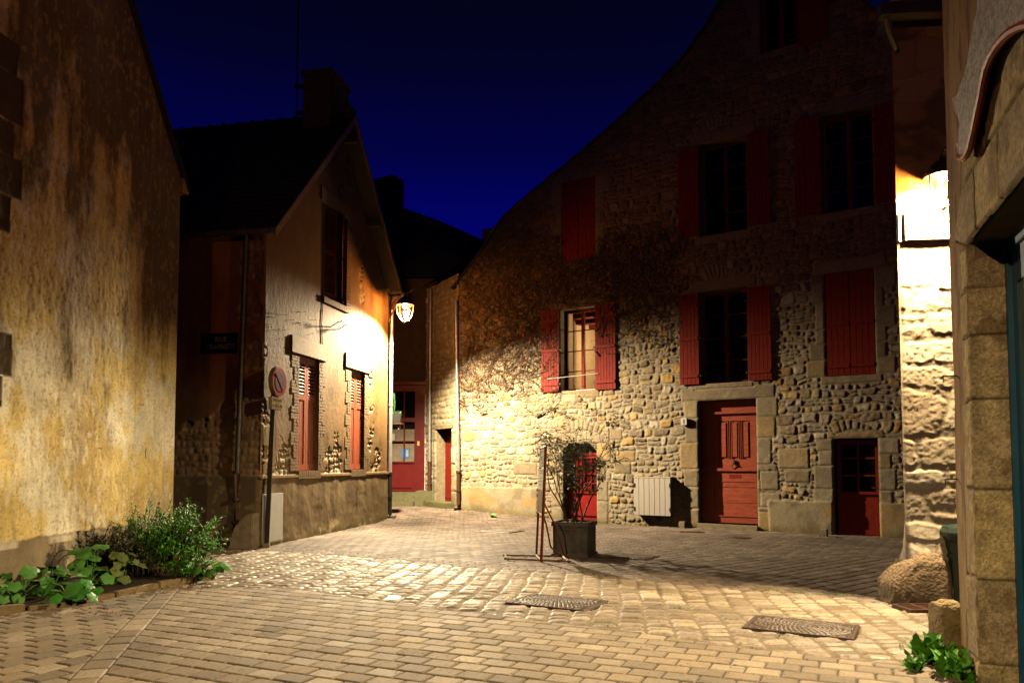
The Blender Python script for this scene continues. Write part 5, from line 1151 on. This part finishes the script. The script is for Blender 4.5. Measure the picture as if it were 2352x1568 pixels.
def covers():
    def cover(u0, v0, u1, v1, sc, rot, label, cat='manhole cover', round_only=False):
        X, Y = gpt((u0+u1)/2, (v0+v1)/2); n = 120; s = np.linspace(-1, 1, n); A, B = np.meshgrid(s, s, indexing='ij'); r = np.hypot(A, B); th = np.arctan2(B, A)
        ring = np.floor(r*11); cell = np.floor((th+math.pi)/(2*math.pi)*(6+ring*5)+ring*.5); f = np.modf(np.abs((th+math.pi)/(2*math.pi)*(6+ring*5)+ring*.5))[0]; g = np.modf(r*11)[0]
        bump = ((f > .2) & (g > .28))*1.0; corner = r > .97; bump = np.where(corner, (np.modf(np.abs(A*6+50))[0] > .3)*1.0, bump)
        bump = np.where((r > .93) & (r < .98), .2, bump)
        if not round_only: mx = np.maximum(np.abs(A), np.abs(B)); bump = np.where(mx > .94, .9, np.where(mx > .915, .0, bump))
        h = .006+.008*bump; c = np.where((bump > .5)[..., None], col(.07, .040, .026), col(.03, .018, .012))*(.7+.6*fbm(A*9, B*9, 2, 3))[..., None]
        e = np.maximum(np.abs(A), np.abs(B)) > .995
        if round_only: e = r > .99
        h = np.where(e, -.01, h)+.01
        w_ = sc/2; V = np.stack([A*w_, B*w_*(1 if round_only else .69), h], -1)
        o = grid_mesh('manhole_cover', V, None, np.concatenate([c, np.full(c.shape[:2]+(1,), .5)], -1), M_PAVE); o.matrix_world = T(X, Y, float(gz(X, Y))-.001, rot)
        tag(o, label, cat, 'cast iron covers in the paving')
    cover(1145, 1367, 1415, 1402, .93, R(-30), 'rusty square cover in the cobbles in front of the planter')
    cover(1690, 1414, 1990, 1469, .93, R(-29), 'largest rusty square cover, in the cobbles towards the near right wall')
    cover(1085, 1213, 1206, 1227, .93, R(-30), 'rusty cover in the paving just beyond the red-framed sign stand')
    cover(1385, 1270, 1500, 1289, .85, R(-30), 'rusty cover immediately right of the planter, edged by small setts')
    cover(1672, 1230, 1730, 1242, .42, 0, 'small dark round cover in front of the main red door', round_only=True)
    def grate(u0, v0, u1, v1, label, rot, w_, l_):
        X, Y = gpt((u0+u1)/2, (v0+v1)/2); m = MB(); m.box(-w_, w_, -l_, -l_+.03, .0, .03); m.box(-w_, w_, l_-.03, l_, 0, .03); m.box(-w_, -w_+.03, -l_+.03, l_-.03, 0, .03); m.box(w_-.03, w_, -l_+.03, l_-.03, 0, .03); m.box(-.015, .015, -l_+.03, l_-.03, 0, .029)
        n = int(l_*2/.035)
        for k in range(1, n): y = -l_+k*.035; m.box(-w_+.03, -.015, y-.007, y+.007, 0, .027); m.box(.015, w_-.03, y-.007, y+.007, 0, .027)
        m.box(-w_, w_, -l_, l_, -.02, .004); o = m.build('drain_grate', M_CAST); o.matrix_world = T(X, Y, .006, rot); tag(o, label, 'drain grate')
    grate(2068, 1388, 2158, 1412, 'brown slotted drain grate between the brown boulder and the guard stone', R(4), .2, .17)
    m = MB(); m.box(-.25, .25, -.12, .12, 0, .018); o = m.build('access_cover', M_CAST, bevel=.005); X, Y = gpt(1590, 1222); o.matrix_world = T(X, Y, .0, R(-20)); tag(o, 'flat rusty plate in the dark paving below the white cabinet', 'access cover')
    a = [gpt(*p) for p in [(2128, 1413), (2166, 1413), (2172, 1490), (2150, 1462)]]; m = MB(); m.add([(p[0], p[1], .022) for p in a]+[(p[0], p[1], -.02) for p in a], [(0, 1, 2, 3), (7, 6, 5, 4), (0, 1, 5, 4), (1, 2, 6, 5), (2, 3, 7, 6), (3, 0, 4, 7)])
    tag(m.build('asphalt_patch', nmat('asphalt', (.13, .115, .10), (.09, .08, .07), 60, .9, .5)), kind='structure')
covers()

def stand_sign():
    Xa, Ya = gpt(1243, 1292); Xb, Yb = gpt(1232, 1279); t = thing('menu_board', 'tall red-framed sign stand holding posters, leaning in front of the planter', 'sign stand', T(Xa, Ya, 0))
    bx, by = Xb-Xa, Yb-Ya; tx = atY(1254, 1025, Ya).x-Xa; tz = atY(1254, 1025, Ya).z
    red = nmat('rusty_red_frame', (.22, .030, .014), (.13, .02, .012), 14, .5, .3); b = MB()
    def bar(p, q, r=.016): b.tube([p, q], r, 4)
    A0, A1, B0, B1 = (0, 0, .02), (tx, 0, tz), (bx, by, .02), (bx+tx*1.0, by, tz-.02)
    bar(A0, A1, .022); bar(B0, B1, .018); bar(A1, B1, .018); bar((tx*.42, 0, tz*.41), (bx+tx*.42, by, tz*.41), .012); b.build('frame', red, t)
    b = MB(); fz = .018
    for (u0, v0, u1, v1, x0, x1) in ((1155, 1279, 1307, 1281, 0, 0), (1158, 1287, 1311, 1293, 0, 0)):
        p, q = gpt(u0, v0), gpt(u1, v1); b.tube([(p[0]-Xa, p[1]-Ya, fz+.012), (q[0]-Xa, q[1]-Ya, fz+.012)], .014, 4)
    for (u0, v0, u1, v1) in ((1160, 1279, 1166, 1287), (1231, 1279, 1243, 1292), (1290, 1280, 1304, 1293)):
        p, q = gpt(u0, v0), gpt(u1, v1); b.tube([(p[0]-Xa, p[1]-Ya, fz+.02), (q[0]-Xa, q[1]-Ya, fz+.02)], .016, 4)
    b.build('feet', nmat('worn_ochre_metal', (.26, .13, .045), (.16, .07, .03), 14, .5, .3), t)
    b = MB(); p = gpt(1296, 1283); pa = (p[0]-Xa, p[1]-Ya, .03)
    b.tube([(tx*.5, 0, tz*.52), (tx*.5+.18, .05, .55), pa], .013, 6); b.tube([(bx+tx*.5, by, tz*.52), (bx+.16, by*.9, .5), (bx+.22, by*.8, .18), (bx+.34, by*.6, .07), (pa[0]-.04, pa[1]+.05, .05), pa], .014, 6); b.build('brace', red, t, smooth=True)
    bd = MB()
    def strip(f0, f1, nm, mat, o=-.012, parent=t, a0=0.02, a1=.98, th=.008):
        def P(f, a): base = Vector(A0).lerp(Vector(A1), f); far = Vector(B0).lerp(Vector(B1), f); q = base.lerp(far, a); return q
        m = MB(); vs = [P(f0, a0), P(f0, a1), P(f1, a1), P(f1, a0)]; n = Vector((-1, 0, .1)).normalized()
        m.add([v+n*(-o-.0) for v in vs]+[v+n*(-o+th) for v in vs], [(0, 1, 2, 3), (7, 6, 5, 4), (0, 1, 5, 4), (1, 2, 6, 5), (2, 3, 7, 6), (3, 0, 4, 7)]); return m.build(nm, mat, parent)
    pa_ = strip(.82, .985, 'slate_panel', nmat('grey_slate_panel', (.16, .14, .095), (.13, .11, .08), 8, .5, .05)); pb = strip(.62, .81, 'paper_panel', nmat('cream_paper', (.42, .37, .27), (.38, .33, .24), 8, .6, .05)); pc = strip(.42, .615, 'lower_poster', nmat('dark_green_poster', (.07, .085, .07), (.11, .12, .10), 5, .3, .05))
    strip(.425, .48, 'red_patch', nmat('poster_red', (.45, .03, .03), (.4, .02, .02), 5, .4, 0), -.021, pc, .75, .97, .002)
    ch = nmat('chalk_marks', (.50, .47, .38), (.4, .37, .3), 20, .8, 0)
    def marks(par, f0, f1, n, mat, rs=random.Random(1), hh=.008, slant=0):
        for k in range(n):
            f = f1-(f1-f0)*(k+.5)/n; a = .12; 
            while a < .86: w_ = rs.uniform(.03, .07); strip(f-hh/2, f+hh/2, 'chalk_stroke' if mat is ch else 'print_line', mat, -.0205, par, a, min(.9, a+w_), .002); a += w_+.03
    marks(pa_, .90, .965, 1, ch, hh=.03); marks(pa_, .83, .88, 2, ch, hh=.014); marks(pb, .76, .80, 2, nmat('faint_print', (.27, .23, .16), (.25, .2, .14), 8, .6, 0), hh=.007)
    marks(pb, .65, .74, 3, bpy.data.materials['faint_print'], hh=.005)
stand_sign()

def planter():
    p0, p1 = gpt(1266, 1277), gpt(1350, 1281); X, Y = (p0[0]+p1[0])/2, (p0[1]+p1[1])/2; w_ = math.hypot(p1[0]-p0[0], p1[1]-p0[1])/2; h_ = atY(1308, 1199, Y).z
    rz = math.atan2(p1[1]-p0[1], p1[0]-p0[0]); t = thing('planter_box', 'square dark panelled planter standing in the middle of the paved square', 'planter', T(X, Y, 0, rz) @ Matrix.Translation((0, w_, 0)))
    ml = nmat('weathered_lead', (.21, .185, .145), (.08, .068, .05), 5, .7, .5, 25); b = MB(); q = w_*.93; b.box(-q, q, -q, q, .03, h_-.05); b.build('body', ml, t, bevel=.01)
    b = MB(); b.box(-w_, w_, -w_, -q, h_-.07, h_); b.box(-w_, w_, q, w_, h_-.07, h_); b.box(-w_, -q, -q, q, h_-.07, h_); b.box(q, w_, -q, q, h_-.07, h_); b.box(-w_, w_, -w_, w_, .0, .05)
    for k in range(4):
        Mx = Matrix.Rotation(k*math.pi/2, 4, 'Z'); a = q*.78
        for (x0, x1, z0, z1) in ((-a, a, h_-.13, h_-.11), (-a, a, .10, .12), (-a, -a+.02, .12, h_-.13), (a-.02, a, .12, h_-.13)): b.box(x0, x1, -q-.012, -q+.004, z0, z1, Mx)
    b.build('mouldings', ml, t, bevel=.005)
    b = MB(); b.box(-q, q, -q, q, h_-.06, h_-.03); b.build('soil', M_SOIL, t)
    # shrub
    s = thing('potted_shrub', 'sparse leggy evergreen shrub growing from the planter in front of the low door', 'shrub', T(X, Y, 0, rz) @ Matrix.Translation((0, w_, h_-.04)))
    rs = random.Random(12); st = MB(); lf = MB(); top = atY(1300, 985, Y+w_).z-h_
    def grow(p, d, r, L, depth):
        pts = [p]; n = max(3, int(L/.08)); rr = [r]
        for i in range(n):
            d = (d+Vector((rs.gauss(0, .13), rs.gauss(0, .13), rs.gauss(0, .05)+.03))).normalized(); pts.append(pts[-1]+d*(L/n)); rr.append(r*(1-.6*(i+1)/n))
        st.tube(pts, rr, 6 if r > .006 else 4)
        if depth < 3:
            for k in range(rs.randint(3, 4) if depth < 2 else rs.randint(2, 3)):
                i = rs.randint(max(1, n//3), n); dd = (d+Vector((rs.uniform(-1, 1), rs.uniform(-1, 1), rs.uniform(-.1, .7)))*.8).normalized(); grow(pts[i], dd, rr[i]*.65, L*rs.uniform(.38, .6), depth+1)
        if depth >= 2 and rs.random() < .9:
            for k in range(rs.randint(3, 7)):
                a = rs.uniform(0, 6.28); dr = Vector((math.cos(a), math.sin(a), rs.uniform(-.5, .5))); lf.leaf(pts[-1]-d*rs.uniform(0, .05), dr, (-math.sin(a), math.cos(a), .2), rs.uniform(.06, .12), rs.uniform(.02, .034), .25)
    for (dx, dy, L) in ((-.30, 0, 1.2), (-.13, .1, 1.35), (-.03, -.1, 1.4), (.06, .08, 1.25), (.13, -.05, 1.1), (.34, 0, 1.0), (-.42, .1, .9), (.2, .2, .85), (-.2, -.2, 1.05), (-.08, 0, 1.1), (.02, .12, 1.3)):
        grow(Vector((dx*.35, dy*.6, 0)), Vector((dx, dy, 1)).normalized(), rs.uniform(.010, .018), L*top*.66, 0)
    st.build('branches', M_BARK, s); lf.build('leaves', nmat('glossy_green_leaf', (.055, .10, .018), (.10, .13, .03), 18, .28, .1), s)
    # leaf litter at soil
    b = MB()
    for i in range(60): a = rs.uniform(0, 6.28); b.leaf((rs.uniform(-q, q), rs.uniform(-q, q), h_-.03), (math.cos(a), math.sin(a), .8), (-math.sin(a), math.cos(a), 0), .05, .02)
    b.build('low_weeds', nmat('weed_green', (.09, .15, .03), (.05, .09, .02), 12, .6, .1), t)
planter()

# ================================================================== planting at the left wall
def curb_and_bed():
    L = [gpt(*p) for p in [(-80, 1418), (60, 1404), (160, 1392), (260, 1372), (360, 1350), (440, 1338), (490, 1328)]]; Wl = [(-6.3, 5.2), (-5.9, 8.0), (-5.35, 11.9), (-5.0, 11.9)]
    bed = MB(); P = L+[(-5.1, 11.6), (-5.35, 11.95), (-6.4, 4.8)]
    bed.add([(x, y, .055) for x, y in P]+[(x, y, -.05) for x, y in P], [tuple(range(len(P))), tuple(range(2*len(P)-1, len(P)-1, -1))]+[(i, i+len(P), (i+1) % len(P)+len(P), (i+1) % len(P)) for i in range(len(P))])
    tag(bed.build('soil', M_SOIL), kind='structure')
    rs = random.Random(8); k = 0; pts = [Vector((p[0], p[1], 0)) for p in L]; i = 0
    b = MB()
    for a, c_ in zip(pts[:-1], pts[1:]):
        l = (c_-a).length; n = max(1, int(l/.34)); d = (c_-a)/l; ang = math.atan2(d.y, d.x)
        for j in range(n):
            if rs.random() < .12: continue
            m = a+d*(l*(j+.5)/n); w_ = l/n/2-.012; b.box(-w_, w_, -.05, .05, -.05, .065+rs.uniform(-.015, .02), T(m.x, m.y, 0, ang+rs.uniform(-.05, .05)))
    tag(b.build('bed_edging', nmat('edging_stone', (.26, .18, .08), (.16, .11, .05), 9, .9, .7, 35), bevel=.012), 'row of small worn edging stones in front of the flower bed', 'edging')
curb_and_bed()

G1 = nmat('mid_green_leaf', (.06, .27, .018), (.11, .34, .025), 14, .5, .1); G2 = nmat('dark_green_leaf', (.03, .17, .018), (.06, .24, .025), 14, .5, .1); G3 = nmat('soft_green_leaf', (.085, .25, .035), (.05, .16, .025), 8, .6, .2); GY = nmat('fresh_weed_leaf', (.13, .42, .02), (.05, .20, .014), 12, .5, .1)
def shrub(u, v, hgt, rad, n, mat, name, label, group=None, flowers=0, seed=1, wind=.25, ll=.05, brown=False):
    rs = random.Random(seed); X, Y = gpt(u, v); t = thing(name, label, 'shrub', T(X, Y, .04), group); st = MB(); lf = MB(); fl = MB()
    for i in range(n):
        a = rs.uniform(0, 6.28); r_ = rad*math.sqrt(rs.random())*.5; p = Vector((r_*math.cos(a), r_*math.sin(a)*.6, 0)); out = rs.uniform(.1, 1)*rad
        tip = Vector((math.cos(a)*out+wind*rs.random()*hgt, math.sin(a)*out*.6, hgt*rs.uniform(.35, 1.0)*(1-.35*out/rad))); pts = []; K = 7
        for k in range(K+1): f = k/K; q = p.lerp(tip, f); q.z += .12*hgt*math.sin(f*math.pi); pts.append(q)
        st.tube(pts, [.005*(1-.7*k/K) for k in range(K+1)], 4)
        for k in range(2, K+1):
            for j in range(rs.randint(5, 9)):
                b_ = rs.uniform(0, 6.28); d = (pts[k]-pts[k-1]).normalized(); dr = (Vector((math.cos(b_), math.sin(b_), rs.uniform(-.2, .9)))+d*.8+Vector((wind, 0, 0))); lf.leaf(pts[k].lerp(pts[k-1], rs.random()), dr, (-math.sin(b_), math.cos(b_), 0), rs.uniform(.6, 1.4)*ll, ll*rs.uniform(.25, .5), .3)
        if flowers and rs.random() < flowers:
            c_ = pts[-1]
            for j in range(5): b_ = j*1.256; fl.leaf(c_, (math.cos(b_), -.5, math.sin(b_)), (math.sin(b_), .3, -math.cos(b_)), .024, .02, .1)
    st.build('stems', M_BARK, t); lf.build('leaves', mat, t)
    if fl.v: fl.build('flowers', nmat('red_petals', (.60, .01, .015), (.5, .01, .01), 9, .5, 0), t)
shrub(400, 1322, 1.08, .62, 165, G1, 'flowering_shrub', 'wind-blown green shrub with small red flowers at the end of the plaster wall', 'shrubs in the left flower bed', .12, 3)
shrub(330, 1330, 1.1, .48, 140, G1, 'flowering_shrub', 'denser dark green shrub rising in the middle of the left flower bed', 'shrubs in the left flower bed', .03, 4, .15)
shrub(225, 1345, .82, .42, 115, nmat('brown_green_leaf', (.06, .055, .018), (.035, .035, .012), 14, .7, .1), 'flowering_shrub', 'low brownish withering shrub left of the dark green one', 'shrubs in the left flower bed', 0, 5, .3, .05)
shrub(430, 1338, .40, .36, 60, G1, 'flowering_shrub', 'low spreading leafy clump at the right tip of the flower bed', 'shrubs in the left flower bed', .1, 6, .2, .04)
def broadleaf(u, v, n, seed, label, hs=.35, mat=None):
    rs = random.Random(seed); X, Y = gpt(u, v); t = thing('mallow_plant', label, 'plant', T(X, Y, .04), 'broad-leaved plants in the left flower bed'); st = MB(); lf = MB()
    for i in range(n):
        a = rs.uniform(0, 6.28); r_ = rs.uniform(.04, .30); z = rs.uniform(.05, hs); c_ = Vector((r_*math.cos(a), r_*math.sin(a), z)); R_ = rs.uniform(.035, .095)
        st.tube([(0, 0, 0), (c_.x*.5, c_.y*.5, z*.8), c_], .005, 5)
        nrm = Vector((.7*math.cos(a)+rs.uniform(-.6, .6), .6*math.sin(a)-.5+rs.uniform(-.5, .5), 1)).normalized(); ax = nrm.cross(Vector((0, 0, 1))).normalized() if abs(nrm.z) < .99 else Vector((1, 0, 0)); ay = nrm.cross(ax); K = 20; vs = [c_+nrm*0.0]; ph = rs.uniform(0, 6.28)
        for k in range(K):
            g = 2*math.pi*k/K; rr = R_*(1+.11*math.cos(5*g)+.06*rs.uniform(-1, 1))*(.55+.45*sst(0, .6, np.array(abs(((g) % 6.283)-math.pi)-0.0).item()*0+min(g, 6.283-g)).item() if False else 1.0)
            vs.append(c_+(ax*math.cos(g+ph)+ay*math.sin(g+ph))*rr-nrm*(.35*R_*(rr/R_)**2*.6)+nrm*.16*R_*math.cos(5*g)*.5)
        lf.add(vs, [(0, 1+k, 1+(k+1) % K) for k in range(K)])
    st.build('stems', G3, t); lf.build('leaves', mat or G3, t, smooth=True)
broadleaf(40, 1385, 26, 1, 'broad-leaved plant at the far left of the flower bed'); broadleaf(120, 1375, 24, 2, 'broad-leaved plant second from the left edge of the bed', .3)
broadleaf(205, 1362, 24, 3, 'tall broad-leaved plant just left of the brownish shrub', .5); broadleaf(262, 1350, 24, 4, 'broad-leaved plant with yellowing leaves below the dark shrub', .4, nmat('yellowing_leaf', (.14, .16, .03), (.07, .12, .03), 7, .6, .2))
broadleaf(-30, 1400, 20, 5, 'broad-leaved plant cut off by the left edge of the picture', .3); broadleaf(488, 1338, 12, 6, 'few soft broad leaves at the right tip of the flower bed', .2)
broadleaf(165, 1390, 20, 9, 'dark broad-leaved clump overhanging the edging stones', .22, G2)
def drystalk():
    X, Y = gpt(110, 1345); t = thing('dry_flower_stalk', 'brown drooping seed stalks against the grey base of the plaster wall', 'dead stalk', T(X, Y, .04)); b = MB(); rs = random.Random(3)
    for (dx, h, r_) in ((-.02, .42, -.28), (.03, .46, .34), (.25, .40, .15), (0, .3, .05)):
        pts = [Vector((dx*f, 0, h*math.sin(f*1.7))) + Vector((r_*f*f*.9, 0, -.25*h*max(0, f-.5)*2*f)) for f in np.linspace(0, 1, 14)]; b.tube(pts, .0035, 4)
        for p in pts[3:]:
            for j in range(3): a = rs.uniform(0, 6.28); b.leaf(p, (math.cos(a), math.sin(a), rs.uniform(-.5, .5)), (0, 0, 1), .022, .013)
    b.build('stalks', nmat('dry_brown', (.10, .045, .018), (.06, .03, .015), 12, .8, .1), t)
drystalk()
def leaves_litter():
    rs = random.Random(9); b = MB()
    zones = [((300, 1340), (470, 1370), 110), ((950, 1155), (1000, 1165), 40), ((590, 1250), (640, 1262), 14), ((0, 1395), (300, 1420), 40), ((500, 1270), (2150, 1560), 190), ((1000, 1165), (1060, 1175), 12)]
    for (u0, v0), (u1, v1), n in zones:
        for i in range(n):
            X, Y = gpt(rs.uniform(u0, u1), rs.uniform(v0, v1)); a = rs.uniform(0, 6.28); k = .035 if n > 12 and u0 != 500 else .02; b.leaf((X, Y, float(gz(X, Y))+.03), (math.cos(a), math.sin(a), rs.uniform(-.1, .3)), (-math.sin(a), math.cos(a), rs.uniform(-.4, .4)), rs.uniform(.6, 1.3)*k, k*.7, .4)
    tag(b.build('fallen_leaves', nmat('fallen_leaf', (.30, .11, .025), (.17, .06, .02), 9, .7, .1)), 'brown fallen leaves scattered over the paving and bed edge', 'leaves', kind='stuff')
leaves_litter()
def weed(u, v, n, L, label, seed, wd=.3, mat=None, red=0, group='weeds in the paving joints'):
    rs = random.Random(seed); X, Y = gpt(u, v); t = thing('weed', label, 'weed', T(X, Y, float(gz(X, Y))+.012), group); b = MB(); c_ = MB()
    for i in range(n):
        a = rs.uniform(0, 6.28); dr = Vector((math.cos(a), math.sin(a), rs.uniform(.7, 3.0))).normalized(); sd = Vector((-math.sin(a), math.cos(a), 0)); l = L*rs.uniform(.5, 1.1); p = Vector((rs.gauss(0, .2*L), rs.gauss(0, .2*L), 0))
        K = 6; prev = None; vs = []
        for k in range(K+1):
            f = k/K; q = p+dr*l*f+Vector((0, 0, -.25*l*f*f)); w_ = l*wd*.5*math.sin(math.pi*min(1, f*.85+.12))*(1.25 if k % 2 else .75); vs += [q-sd*w_, q+Vector((0, 0, -.02*l)), q+sd*w_]
        b.add(vs, [(3*k, 3*k+3, 3*k+4, 3*k+1) for k in range(K)]+[(3*k+1, 3*k+4, 3*k+5, 3*k+2) for k in range(K)])
    b.build('leaves', mat or GY, t)
    for i in range(red): a = rs.uniform(0, 6.28); c_.leaf((rs.uniform(.02, .10), rs.uniform(-.05, .02), .04), (math.cos(a)*.4, math.sin(a)*.4, 1), (math.sin(a), math.cos(a), 0), L*.5, L*.25, .3)
    if red: c_.build('dead_leaf', nmat('dead_red_leaf', (.28, .03, .012), (.18, .02, .01), 9, .5, .1), t)
weed(2140, 1520, 69, 0.28, 'bright green dandelion clump at the foot of the near right wall', 1, .24); weed(2205, 1556, 81, 0.26, 'bright green weed clump with a dead red leaf, nearest the viewer', 2, .24, None, 3); weed(2100, 1540, 22, 0.14, 'small green weed left of the bright dandelion clump', 3, .4)
weed(2235, 1572, 18, .11, 'low dark green weed against the near right wall base', 8, .34, G1)
weed(660, 1243, 12, .16, 'green weed at the wall foot right of the meter cabinet', 4, .3); weed(780, 1216, 8, .12, 'tiny green weed at the wall foot under the shuttered windows', 5, .3); weed(995, 1160, 16, .16, 'green weed at the foot of the alley rainwater pipe', 6, .4, G1); weed(1132, 1177, 18, .14, 'green weed patch at the foot of the rubble wall right of the rainwater pipe', 7, .4, G1)
weed(905, 1145, 14, .2, 'dim weed on the alley steps by the lantern house corner', 9, .4, G1); weed(605, 1250, 12, .09, 'dark weed at the foot of the no-parking pole', 11, .4, G2)
def moss():
    rs = random.Random(10); b = MB()
    for (u, v, n, sp) in ((1770, 1360, 60, .12), (1840, 1366, 60, .12), (1920, 1370, 80, .13), (1565, 1400, 20, .06), (1400, 1439, 25, .08), (1790, 1463, 14, .04), (1950, 1452, 20, .05), (1250, 1385, 30, .07), (1320, 1391, 24, .05), (1180, 1376, 14, .05), (2150, 1440, 40, .14), (2080, 1490, 50, .1), (450, 1344, 60, .3)):
        X, Y = gpt(u, v)
        for i in range(n): a = rs.uniform(0, 6.28); b.leaf((X+rs.gauss(0, sp), Y+rs.gauss(0, sp*.3), .015), (math.cos(a), math.sin(a), rs.uniform(.3, 1.5)), (-math.sin(a), math.cos(a), 0), rs.uniform(.02, .045), .008)
    tag(b.build('joint_grass', nmat('joint_grass', (.10, .20, .03), (.06, .12, .02), 9, .6, 0)), 'short green grass and moss in the cobble joints', 'grass', kind='stuff')
moss()
